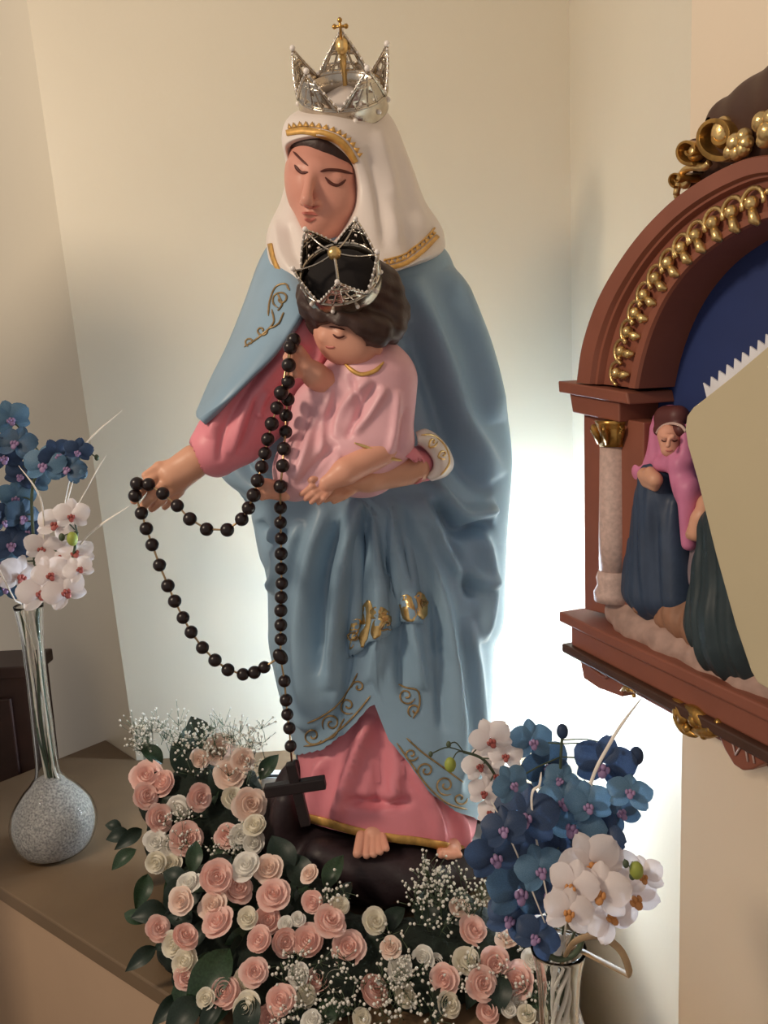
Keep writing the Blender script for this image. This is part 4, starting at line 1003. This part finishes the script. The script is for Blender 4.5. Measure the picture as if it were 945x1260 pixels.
fig('woman_hair', [((812, 529, T + .010), (838, 529, T + .010), .008, .008), ((820, 514, T + .002), (834, 513, T + .002), .0150, .014)], 0.006, 'brownh', 0.0018, whead)
mesh_obj('head_band', *tube(curveQ([(808, 533), (814, 525), (826, 521), (838, 524), (844, 531)], 16, T + .0185), .0018, 6), 'stone', whead)
fig('woman_hand', [((793, 584, T + .022), (806, 590, T + .026), .009, .009), ((800, 580, T + .025), (808, 592, T + .026), .006, .005), ((795, 594, T + .022), (806, 600, T + .024), .006, .005)], 0.006, 'skin3', 0.0015, dress)
fig('foot', [((792, 740, T + .02), (786, 748, T + .026), .010, .008)], 0.004, 'tan', 0.002, dress)
robe2 = fig('kneeling_robe', [((895, 655, T), (905, 790, T), .030, .045), ((885, 700, T), (868, 770, T), .026, .026), ((900, 760, T + .01), (930, 812, T), .035, .03), ((920, 640, T), (940, 780, T), .04, .04)], 0.02, 'dgreen', ripple=0.0018)
fig('kneeling_hand', [((862, 640, T + .012), (858, 655, T + .014), .012, .011), ((858, 650, T + .014), (850, 658, T + .015), .007, .006), ((866, 632, T + .01), (870, 620, T), .010, .012)], 0.006, 'skin3', 0.0018, robe2)
fig('kneeling_sleeve', [((862, 600, T - .01), (866, 640, T - .01), .012, .012), ((868, 668, T - .01), (856, 720, T - .01), .016, .012)], 0.008, 'grey', 0.002, robe2)
fig('fallen_drape', [((830, 755, T + .01), (870, 790, T + .01), .018, .014), ((848, 748, T), (858, 785, T + .005), .016, .012), ((815, 762, T + .012), (836, 775, T + .012), .010, .008)], 0.012, 'tan', 0.002, robe2, 0.0012)

# cream card standing on the ledge of the plaque, and a pinked white paper behind it
def rounded(pts): return [tuple(p) for p in crom(pts, len(pts) * 8, True)]
cardp = [(843, 528), (845, 512), (853, 501), (866, 491), (905, 460), (945, 426), (1010, 400), (1045, 420), (1050, 700), (1040, 880), (990, 872), (945, 848), (932, 840), (924, 826), (905, 770), (880, 680), (858, 590), (846, 548)]
co = fix_normals(mesh_obj('cream_card', *prism([Q(x, y, 0.034) for x, y in cardp], -pn * 0.004), 'card', None, False)); bevel(co, 0.0015)
tag(co, 'plain cream card with rounded corner leaning on the ledge of the arched plaque', 'card')
zz = []
for i in range(9):
    a = np.array([868, 478]) + (np.array([945, 418]) - np.array([868, 478])) * i / 8; b = np.array([868, 478]) + (np.array([945, 418]) - np.array([868, 478])) * (i + .5) / 8
    zz += [(a[0] - 3, a[1] - 7), (b[0] + 1, b[1] + 3)]
zp = [(871, 496)] + zz + [(1000, 380), (1000, 520), (900, 520)]
po = fix_normals(mesh_obj('pinked_paper', *prism([Q(x, y, 0.027) for x, y in zp], -pn * 0.002), 'paper', None, False))
tag(po, 'white paper with a zigzag pinked edge showing behind the cream card', 'paper')

# ================================================================== FLOWERS
CAMV = Vector(C0)
def inst(name, me, loc, rot, sc, parent):
    o = bpy.data.objects.new(name, me); COL.objects.link(o)
    o.location = tuple(map(float, loc)); o.rotation_mode = 'QUATERNION'; o.rotation_quaternion = rot
    o.scale = (sc,) * 3 if np.isscalar(sc) else sc
    if parent: put(o, parent)
    return o
def stash(name, V, F, m, smooth=True):               # mesh data only
    o = mesh_obj(name, V, F, m, None, smooth); me = o.data; bpy.data.objects.remove(o); return me
def face_quat(loc, tilt=0.35, up=0.35):              # local z looks out at the room, a little up
    d = (CAMV - Vector(loc)).normalized() + Vector((random.uniform(-tilt, tilt), random.uniform(-tilt, tilt), up + random.uniform(-tilt, tilt)))
    q = d.normalized().to_track_quat('Z', 'Y'); return q @ Euler((0, 0, random.uniform(-3.1, 3.1))).to_quaternion()
def petal_patch(ang, wdt, r0, r1, h, curl, nu=7, nv=6, lean=0.0):
    V = []
    for i in range(nv):
        v = i / (nv - 1)
        for j in range(nu):
            u = (j / (nu - 1)) * 2 - 1
            prof = math.sin(min(1, v * 1.15) * math.pi / 2)
            w = wdt * (0.55 + 0.55 * math.sin(v * 2.2 + 0.5)) * 0.9
            vv = v * (1 - 0.22 * abs(u) ** 2.2)
            r = r0 + (r1 - r0) * math.sin(vv * math.pi / 2) ** 0.9 + curl * max(0, vv - 0.6) ** 1.5 * 2.2
            z = h * vv - curl * max(0, vv - 0.65) ** 2 * 3.0
            a = ang + u * w
            V.append((r * math.cos(a), r * math.sin(a), z))
    return V, grid_faces(nv, nu)
def rose_mesh(name, m, opens, seed):
    rr = random.Random(seed); mb = MB()
    layers = [(2, .05, .16, 1.0, 0.0), (3, .10, .34, 1.0, .03), (3, .14, .58, .96, .10 * opens), (4, .2, .84, .82, .26 * opens), (5, .28, 1.05, .55, .44 * opens)]
    for li, (n, r0, r1, h, c) in enumerate(layers):
        off = rr.uniform(0, 6)
        for k in range(n):
            mb.add(*petal_patch(off + k * 6.283 / n + rr.uniform(-.25, .25), 4.2 / n + 0.32, r0, r1 * rr.uniform(.88, 1.08), h * rr.uniform(.88, 1.06), c * rr.uniform(.7, 1.3)))
    mb.add(*uvs((0, 0, 0.22), (0.74, 0.74, 0.36), 14, 8))
    mb.add(*uvs((0, 0, 0.45), (0.12, 0.12, 0.45), 8, 6))
    return stash(name, mb.V, mb.F, m)
ROSE = {'p': [rose_mesh('rose_pink', 'rose1', 1.0, 1), rose_mesh('rose_pink', 'rose1', 0.8, 2), rose_mesh('rose_pink', 'rose1', 0.5, 8)], 'b': [rose_mesh('rose_blush', 'rose2', 1.0, 3)], 'w': [rose_mesh('rose_cream', 'rose3', 0.5, 4), rose_mesh('rose_cream', 'rosew', 0.7, 5)]}
def leaf_mesh(name, m, slim=0.36):
    V = []; n = 9
    for i in range(n):
        t = i / (n - 1); w = slim * math.sin(math.pi * t ** 0.85) ** 0.9; zb = 0.16 * math.sin(t * 3.0) - 0.18 * t * t
        for u in (-1, -.5, 0, .5, 1): V.append((u * w, t, zb + 0.10 * abs(u) * (w / slim) - (0.02 if u == 0 else 0)))
    return stash(name, V, grid_faces(n, 5), m)
LEAF = [leaf_mesh('leaf', 'leaf', .26), leaf_mesh('leaf', 'leaf2', 0.33), leaf_mesh('leaf', 'leaf2', 0.24)]
def spriglet(mb_s, mb_f, base, tip, n, spread, fr):
    base = np.array(base); tip = np.array(tip); base[2] = max(base[2], 0.004); tip[2] = max(tip[2], 0.006)
    mb_s.add(*tube([base, (base + tip) / 2 + rng.normal(0, .004, 3), tip], 0.0006, 4))
    for _ in range(n):
        p = tip + rng.normal(0, spread, 3); p[2] = max(p[2], 0.005); mb_s.add(*tube([base * .35 + tip * .65, p], 0.0004, 3)); mb_f.add(*uvs(p, fr * rng.uniform(.7, 1.25), 6, 4))
b_base = bvh_of(base)
def clear_of_base(p, r):                        # step toward the room until the base is r away
    p = np.array(p, float)
    for _ in range(30):
        n_ = b_base.find_nearest(Vector(p))
        if n_[3] >= r and (Vector(p) - n_[0]).dot(n_[1]) > 0: break
        d_ = C0 - p; p = p + d_ / np.linalg.norm(d_) * 0.006
    return p
def arrangement(label, roses, ydepth, leaves, gyp, mound, group=None):
    cpx = np.mean([(r[0], r[1]) for r in roses], 0); c = W(cpx[0], cpx[1], ydepth(*cpx))
    t = thing('flower_arrangement', label, 'flowers', (c[0], c[1], 0.0))
    for x, y, kd, s in roses:
        Y = ydepth(x, y) + random.uniform(-.012, .012); p = W(x, y, Y); q = face_quat(p, 0.55, 0.3); r = pm(s, Y) / 2 * 0.98; p = clear_of_base(p, r * 1.5)
        z = q @ Vector((0, 0, 1)); inst('rose', random.choice(ROSE[kd]), np.array(p) - np.array(z) * r * 0.55, q, (r, r, r * (0.95 if kd != 'w' else 0.9)), t)
    for x, y, L, ang in leaves:
        Y = ydepth(x, y) + 0.034; p = clear_of_base(W(x, y, Y), 0.03); v = (CAMV - Vector(p)).normalized() + Vector((random.uniform(-.3, .3), 0, .3))
        q = v.normalized().to_track_quat('Z', 'Y') @ Euler((0, 0, ang)).to_quaternion(); lm_ = random.choice(LEAF); sc_ = pm(L, Y)
        low = min((q @ (v_.co * sc_)).z for v_ in lm_.vertices) + p[2]
        inst('leaf', lm_, np.array(p) + [0, 0, max(0.0, 0.003 - low)], q, sc_, t)
    ms, mf = MB(), MB()
    for x, y, n, sp, L in gyp:
        Y = ydepth(x, y) - 0.008; p = W(x, y, Y); spriglet(ms, mf, np.array(p) + [random.uniform(-.01, .01), .02, -L], p, n, sp, 0.0021)
    g1 = mf.build('gypsophila_bloom', 'gyp', t); g1['kind'] = 'stuff'; g2 = ms.build('gypsophila_stem', 'gstem', t); g2['kind'] = 'stuff'
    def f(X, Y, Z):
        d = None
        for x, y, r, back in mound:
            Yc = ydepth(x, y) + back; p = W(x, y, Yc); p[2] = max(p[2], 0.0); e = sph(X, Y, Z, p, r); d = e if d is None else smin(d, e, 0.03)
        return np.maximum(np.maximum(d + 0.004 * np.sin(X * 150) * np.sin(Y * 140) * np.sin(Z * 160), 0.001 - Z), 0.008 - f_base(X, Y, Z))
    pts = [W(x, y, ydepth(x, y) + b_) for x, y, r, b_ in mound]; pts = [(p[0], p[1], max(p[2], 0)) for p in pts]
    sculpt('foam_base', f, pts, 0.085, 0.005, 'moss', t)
    return t
# back-left arrangement
rA = [(180, 953, 'p', 36), (199, 962, 'p', 32), (181, 979, 'p', 30), (247, 981, 'p', 30), (197, 1006, 'p', 32), (230, 1031, 'p', 38), (284, 951, 'b', 36), (270, 923, 'b', 34), (308, 989, 'b', 36), (279, 1028, 'p', 28), (219, 995, 'w', 30), (288, 980, 'w', 30), (191, 1035, 'w', 27), (212, 1040, 'w', 28),
      (191, 1061, 'w', 27), (209, 1063, 'w', 27), (313, 1014, 'w', 28), (296, 1028, 'w', 27), (311, 1037, 'w', 26), (300, 935, 'b', 26), (245, 935, 'b', 22)]
yA = lambda x, y: 1.395 - 0.0011 * (y - 920)
lA = [(x, y, L, a) for x, y, L, a in [(240, 960, 60, 0.3), (225, 940, 55, -.4), (250, 925, 50, 0.1), (265, 1005, 50, 1), (175, 1020, 40, 1.9), (160, 1025, 30, 1.6), (168, 1045, 38, 2.2), (182, 1075, 45, 2.6), (240, 1060, 50, 2.8), (262, 1045, 50, -2.6), (210, 975, 45, .9), (300, 1005, 40, -.8), (255, 1000, 40, -.2), (150, 1018, 22, 1.2), (230, 1010, 45, .5), (275, 985, 45, .1), (290, 1045, 45, -2), (225, 1070, 45, 2.5), (200, 940, 40, .6), (320, 960, 40, -.6)]]
gA = [(random.uniform(165, 325), random.uniform(882, 920), 10, 0.012, 0.05) for _ in range(40)] + [(random.uniform(235, 320), random.uniform(900, 950), 9, 0.012, 0.04) for _ in range(14)] + [(random.uniform(200, 310), random.uniform(990, 1055), 7, 0.01, 0.03) for _ in range(22)]
arrangement('rounded bunch of pink roses and white buds beside the hanging black crucifix', rA, yA, lA, gA, [(245, 990, .065, .075), (215, 1040, .05, .07), (280, 1030, .055, .075), (250, 950, .045, .07), (200, 990, .04, .065), (292, 975, .045, .075)])
# long front arrangement
rB = [(266, 1079, 'p', 42), (293, 1092, 'p', 34), (336, 1099, 'p', 38), (384, 1110, 'p', 28), (261, 1113, 'b', 32), (266, 1133, 'p', 38), (195, 1142, 'p', 30), (229, 1150, 'p', 34), (329, 1132, 'p', 36), (318, 1156, 'p', 32), (351, 1159, 'p', 34), (378, 1157, 'p', 40), (407, 1131, 'p', 38), (428, 1165, 'p', 40), (313, 1195, 'p', 32), (275, 1220, 'p', 40), (389, 1205, 'p', 36), (344, 1230, 'p', 38), (330, 1252, 'p', 34), (462, 1216, 'p', 40), (228, 1203, 'p', 26), (330, 1067, 'b', 32), (380, 1074, 'b', 22), (222, 1108, 'b', 30),
      (304, 1128, 'w', 26), (462, 1133, 'w', 32), (230, 1085, 'w', 32), (302, 1063, 'w', 36), (365, 1201, 'w', 28), (302, 1207, 'w', 30), (212, 1163, 'w', 32), (226, 1182, 'w', 34), (352, 1136, 'w', 18), (366, 1130, 'w', 18), (414, 1209, 'w', 36), (302, 1240, 'w', 40), (252, 1228, 'w', 24), (446, 1253, 'w', 24), (419, 1114, 'w', 24), (490, 1192, 'w', 30), (384, 1254, 'w', 26), (377, 1225, 'w', 26),
      (584, 1144, 'p', 36), (625, 1150, 'b', 30), (546, 1205, 'p', 34), (609, 1186, 'p', 36), (594, 1210, 'p', 36), (636, 1206, 'p', 40), (600, 1244, 'p', 30), (566, 1116, 'b', 24), (520, 1177, 'w', 28), (535, 1186, 'w', 26), (576, 1181, 'w', 38), (648, 1247, 'w', 24), (638, 1232, 'w', 22), (626, 1242, 'w', 20), (554, 1236, 'w', 30), (500, 1225, 'w', 28), (480, 1165, 'b', 24), (655, 1180, 'w', 26)]
yB = lambda x, y: 1.115 - 0.00088 * (y - 1070)
lB = [(285, 1190, 95, 0.9 + 1.57 * 1), (268, 1205, 80, 2.3)]
for _ in range(95):
    x = random.uniform(225, 650); y = random.uniform(1075 if x < 400 else 1110, 1265); lB.append((x, y, random.uniform(30, 58), random.uniform(-3.1, 3.1)))
for x, y, L, a in ((205, 1120, 45, 1.4), (192, 1165, 45, 1.9), (180, 1135, 36, 1.2), (225, 1225, 50, 2.0), (355, 1080, 60, .2), (400, 1095, 50, -.4), (250, 1250, 60, 2.2)): lB.append((x, y, L, a))
gB = [(random.uniform(500, 610), random.uniform(1062, 1115), 9, 0.011, 0.05) for _ in range(30)] + [(random.uniform(330, 500), random.uniform(1170, 1260), 7, 0.009, 0.03) for _ in range(40)] + [(random.uniform(460, 660), random.uniform(1130, 1260), 7, 0.009, 0.03) for _ in range(42)] + [(random.uniform(395, 430), random.uniform(1085, 1105), 6, 0.008, 0.03) for _ in range(5)]
mB = [(x, y, r, 0.085) for x, y, r in ((250, 1115, .06), (310, 1110, .065), (370, 1130, .065), (290, 1180, .07), (360, 1200, .07), (430, 1190, .065), (500, 1200, .06), (560, 1180, .06), (610, 1190, .06), (330, 1240, .06), (420, 1250, .06), (520, 1250, .06), (600, 1240, .06), (640, 1220, .05), (230, 1160, .045), (560, 1130, .04))]
arrangement('long low spray of pink and cream roses with dark leaves along the statue base', rB, yB, lB, gB, mB)

# ---- orchids
def orchid_meshes(m, mlip):
    mb = MB()
    def pet(ang, L, wd, cup, z0):
        V = []; n = 8
        for i in range(n):
            t = i / (n - 1); w = wd * math.sin(math.pi * min(1, 0.08 + t * 0.9)) ** 0.6
            for u in (-1, -.6, 0, .6, 1):
                x, y = u * w, 0.06 + t * L; z = z0 + cup * (t - .3) ** 2 - 0.09 * u * u + 0.05 * math.sin(u * 4 + ang * 3)
                V.append((x * math.cos(ang) - y * math.sin(ang), x * math.sin(ang) + y * math.cos(ang), z))
        mb.add(V, grid_faces(n, 5))
    for a in (0, 2.2, -2.2): pet(a, .92, .36, -.18, -.03)
    for a in (1.25, -1.25): pet(a, 1.0, .56, -.22, .03)
    fl = stash('orchid_flower', mb.V, mb.F, m)
    lb_ = MB(); lb_.add(*uvs((0, -.02, .12), (.10, .12, .13), 8, 6)); lb_.add(*uvs((0, -.24, .14), (.15, .17, .06), 8, 6)); lb_.add(*uvs((.15, -.08, .16), (.08, .13, .08), 8, 6)); lb_.add(*uvs((-.15, -.08, .16), (.08, .13, .08), 8, 6))
    lp_ = stash('orchid_lip', lb_.V, lb_.F, mlip)
    return fl, lp_
OB3 = orchid_meshes('oblue3', 'lippur'); OB, OB2, OWr, OWg = orchid_meshes('oblue', 'lippur'), orchid_meshes('oblue2', 'lippur'), orchid_meshes('owhite', 'lipred'), orchid_meshes('owhite', 'lipgold')
VASES = []
def within(P, rad):
    P = np.array(P, float)
    for c_, pr_, rz_ in VASES:
        for i in range(len(P)):
            d_ = P[i, :2] - c_[:2]; l_ = np.linalg.norm(d_)
            if -0.05 < P[i, 2] < rz_ + 0.012 and l_ < 0.09:
                z_ = min(P[i, 2], rz_); k_in = pr_[:, 1] > 0.02
                lim = max(np.interp(z_, pr_[k_in, 1], pr_[k_in, 0]) - 0.0055 - rad, 0.002)
                if l_ > lim: P[i, :2] = c_[:2] + d_ / l_ * lim
                P[i, 2] = max(P[i, 2], 0.012)
    return P
def spray(label, flowers, kinds, Y, stem_px, buds, group=None, jit=0.03, tilt=0.45):
    b0_ = W(*stem_px[-1][:2], stem_px[-1][2] if len(stem_px[-1]) > 2 else Y)
    t = thing('orchid_spray', label, 'orchids', b0_, group)
    P = crom([W(p[0], p[1], p[2] if len(p) > 2 else Y + .02) for p in stem_px], 60); P = within(P, pm(1.9, Y)); mesh_obj('stem', *tube(P, pm(1.9, Y), 7), 'stem', t)
    for x, y, s in flowers:
        k = random.choice(kinds); Yf = Y + random.uniform(-jit, jit); p = W(x, y, Yf)
        d = (CAMV - Vector(p)).normalized() + Vector((random.uniform(-tilt, tilt), random.uniform(-tilt, tilt), random.uniform(-tilt, tilt)))
        q = d.normalized().to_track_quat('Z', 'Y') @ Euler((0, 0, random.uniform(-.5, .5))).to_quaternion()
        o = inst('flower', k[0], p, q, pm(s, Yf) / 2 * 1.3, t)
        l = bpy.data.objects.new('lip', k[1]); COL.objects.link(l); l.parent = o
        j = int(np.argmin(np.linalg.norm(P - p, axis=1))); z = q @ Vector((0, 0, 1))
        mesh_obj('pedicel', *tube(crom([P[j], (P[j] + p) / 2 - np.array(z) * .008, np.array(p) - np.array(z) * .002], 6), pm(1.0, Y), 5), 'stem', t)
    for x, y, s, m in buds:
        p = W(x, y, Y); mesh_obj('bud', *uvs(p, (pm(s, Y) * .42, pm(s, Y) * .42, pm(s, Y) * .55), 10, 8), m, t)
        j = int(np.argmin(np.linalg.norm(P - p, axis=1))); mesh_obj('bud_stalk', *tube(crom([P[j], (P[j] + p) / 2 + [0, 0, .006], p], 8), pm(.9, Y), 5), 'stem', t)
    return t
def blade(pts, Y, w, label, m='reed', name='reed_blade'):
    P = crom([W(p[0], p[1], p[2] if len(p) > 2 else Y) for p in pts], 40); P = within(P, pm(w * .7, Y)); V, F = tube(P, pm(w * .7, Y) * np.clip(np.minimum(np.arange(40), 39 - np.arange(40)) / 12 + .25, 0, 1), 8, flat=0.45)
    o = mesh_obj(name, V, F, m); tag(o, label, 'grass', 'pale reeds among the orchids'); return o
def stem_in(t, pts, Y, w, m):
    P = within(crom([W(*p) for p in pts], 40), pm(w * .7, Y)); return mesh_obj('cut_stem', *tube(P, pm(w * .7, Y), 8, flat=.6), m, t)
# left vase
LY = 1.31
def glass_vase(label, px_rim, px_base, Yv, rim_r, neck_r, bulb_r, zf, n=48):
    bz_ = WZ(*px_base, 0.0); 
    t = thing('glass_vase', label, 'vase', (bz_[0], bz_[1], 0))
    rz = W(*px_rim, bz_[1])[2]
    prof = [(0.0, 0.0), (bulb_r * .6, 0.0), (bulb_r * .86, bulb_r * .18), (bulb_r, bulb_r * .62), (bulb_r * .93, bulb_r * 1.05), (bulb_r * .68, bulb_r * 1.45), (bulb_r * .42, bulb_r * 1.75), (neck_r * 1.12, bulb_r * 2.1), (neck_r, rz * .55), (neck_r * .95, rz * .7), (neck_r * 1.05, rz * .88), (rim_r, rz)]
    pr = crom(prof, 60); pr[:, 0] = np.maximum(pr[:, 0], 0)
    VASES.append((np.array(bz_), pr.copy(), rz))
    inner = [(max(r - .003, 0), max(z, .004)) for r, z in pr[::-1]]
    V, F = lathe(list(map(tuple, pr)) + inner, (bz_[0], bz_[1], 0.0008), n)
    fix_normals(mesh_obj('glass', V, F, 'glass', t))
    tk = pr[:, 1] < bulb_r * zf; fill = [(max(r - .0045, 0.0), max(z, .005)) for r, z in pr[tk]]; fill.append((0.0, fill[-1][1] + .004))
    return t, bz_, rz, fill
v1_, vb1, rz1, fill1 = glass_vase('clear bulb vase with grey granules standing in front of the dark cabinet', (38, 745), (70, 1045), LY, 0.026, 0.019, pm(58, LY), 1.85)
V, F = lathe(fill1, (vb1[0], vb1[1], 0.0008), 48)
gro = fix_normals(mesh_obj('vase_granules', V, F, 'granule')); tag(gro, 'grey and white granules filling the clear bulb vase', 'granules'); gro['kind'] = 'stuff'
LY = vb1[1]
nb_ = (66, 985)
L1 = spray('dark blue orchids in the bulb vase filled with grey granules', [(13, 515, 34), (20, 545, 36), (5, 562, 36), (54, 572, 38), (70, 560, 32), (84, 577, 32), (96, 555, 26), (14, 670, 38), (28, 636, 36), (20, 612, 34), (5, 640, 34), (8, 722, 34), (4, 693, 34), (40, 590, 32), (32, 655, 30), (26, 585, 30)], [OB, OB3, OB2], LY, [(95, 556), (60, 570), (40, 600), (42, 680), (46, 745, LY), (56, 870, LY), (66, 985, LY)], [(101, 581, 16, 'oblue'), (119, 563, 7, 'stem')])
L2 = spray('white orchids with maroon centres in the bulb vase of grey granules', [(69, 645, 36), (88, 634, 32), (73, 686, 40), (92, 681, 36), (25, 709, 42), (50, 729, 42), (80, 727, 40), (52, 674, 34), (62, 706, 36), (97, 700, 28)], [OWr], LY - .035, [(95, 655), (88, 690), (66, 730), (52, 760, LY), (60, 880, LY), (70, 985, LY)], [(89, 663, 16, 'bud'), (78, 644, 9, 'stem'), (76, 661, 9, 'stem')])
RL = ['white reed tip rising above the dark blue orchids toward the outstretched hand', 'pale reed arching from the white orchids toward the rosary beads', 'thick pale reed crossing in front of the dark blue orchids', 'pale reed bending away from the rosary low by the vase rim', 'thin pale reed rising beside the green orchid bud', 'short pale reed tip just above the maroon-centred orchids']
for li, (pts, w) in enumerate((([(50, 790, LY), (74, 650, LY + .03), (96, 560, LY + .02), (150, 505, LY - .03)], 2.6), ([(46, 760, LY), (66, 720, LY + .02), (106, 661, LY), (160, 622, LY - .05)], 2.6), ([(40, 760, LY), (52, 690, LY + .01), (51, 618, LY - .05), (23, 573, LY - .05)], 3.6), ([(60, 900, LY), (40, 790, LY), (6, 715, LY - .05), (-8, 690, LY - .05)], 3.0), ([(48, 800, LY), (80, 660, LY + .03), (112, 592, LY), (131, 560, LY - .02)], 2.0), ([(44, 800, LY), (64, 680, LY + .03), (84, 612, LY - .03), (90, 592, LY - .03)], 2.4))):
    blade(pts, LY - .05, w, RL[li])
for k, (x0, x1) in enumerate(((22, 66), (30, 60), (40, 76), (50, 62), (34, 70), (26, 74))):
    o = stem_in(L1, [(x0, 752, LY), ((x0 + x1) / 2 - 8 + 4 * (k % 3), 860, LY + .004 * (k - 3)), (x1, 975, LY)], LY, 3.6 + .6 * (k % 2), 'reed' if k % 3 else 'stem')
# right vase
RYb = 0.74
bR = W(688, 1250, RYb)
v2_, vb2, rz2, fill2 = glass_vase('clear glass vase with pale twisted stems beside the right wall', (692, 1165), tuple(proj((bR[0], RYb, 0.0))), RYb, 0.028, 0.021, 0.055, 1.2)
RY = RYb
R1 = spray('blue orchids in the clear vase glowing before the lamp', [(743, 942, 60), (673, 942, 50), (655, 912, 44), (647, 1004, 64), (707, 1017, 60), (694, 985, 52), (609, 1053, 58), (660, 1042, 56), (639, 1097, 66), (677, 1101, 56), (736, 1027, 52), (762, 1000, 46), (775, 975, 44), (628, 1131, 50), (660, 1153, 46), (724, 990, 46), (630, 965, 40), (690, 1055, 52), (620, 1020, 46), (665, 1070, 50), (690, 960, 36)], [OB, OB3, OB2], RY - .02, [(692, 900), (690, 960), (700, 1040), (694, 1120), (692, 1170, RY), (690, 1250, RY)], [(692, 900, 18, 'oblue2'), (783, 930, 22, 'oblue2'), (765, 925, 6, 'stem')], jit=.035)
R2 = spray('white orchids with gold centres in the clear vase beside the right wall', [(728, 1062, 62), (752, 1068, 54), (779, 1105, 60), (738, 1098, 60), (704, 1090, 52), (749, 1128, 54), (700, 1122, 50), (792, 1078, 40)], [OWg], RY - .075, [(800, 1068), (770, 1066), (740, 1085), (715, 1130), (698, 1175, RY), (692, 1250, RY)], [(783, 1071, 22, 'bud'), (770, 1063, 10, 'stem'), (778, 1078, 10, 'stem')])
R3 = spray('pale pink and white orchids at the edge of the blue ones by the statue hem', [(604, 910, 42), (622, 930, 34), (590, 942, 34), (612, 955, 34), (596, 975, 32), (604, 1000, 30)], [OWr], RY + .02, [(570, 925), (600, 940), (630, 1000), (660, 1090), (688, 1170, RY), (690, 1250, RY)], [(554, 941, 18, 'bud'), (552, 916, 8, 'stem'), (530, 928, 7, 'stem')])
RL = ['long pale reed rising past the blue orchids to the plaque', 'pale reed bent beside the statue hem and blue orchids', 'short pale reed tip poking out among the blue orchids']
for li, (pts, w, m) in enumerate((([(690, 1180, RY), (720, 990), (752, 912), (790, 858)], 4.0, 'reed'), ([(688, 1180, RY), (640, 1060), (612, 1000), (604, 985)], 3.2, 'reed'), ([(688, 1180, RY), (655, 1000), (664, 965), (666, 950)], 3.5, 'reed'))):
    blade(pts, RY - .03, w * .8, RL[li], m)
o = blade([(690, 1190, RY), (706, 1160), (736, 1152), (764, 1170), (776, 1205), (770, 1222)], RY - .06, 7.0, 'dried brown sheath curling over the rim of the clear vase', 'dried', 'dried_sheath'); o['category'] = 'leaf'; del o['group']
for k in range(7):
    a = k * 0.9; o = stem_in(R1, [(680 + 5 * k * .8, 1150, RY), (690 + 11 * math.sin(a), 1185, RY + .008 * math.cos(a)), (690 + 11 * math.sin(a + 1.6), 1225, RY + .008 * math.cos(a + 1.6)), (688 + 9 * math.sin(a + 3), 1275, RY), (687, 1340, RY)], RY, 5.4, 'reed')
V, F = tube([W(x, y, RY - .024) for x, y in crom([(672, 1172), (684, 1180), (700, 1178), (712, 1168), (716, 1155)], 16)], 0.003, 8)
tag(mesh_obj('wire_tie', V, F, 'stem'), 'dark green wire tie round the stems of the clear vase', 'wire')
for o in bpy.data.objects:
    if '_at' in o.keys(): del o['_at']
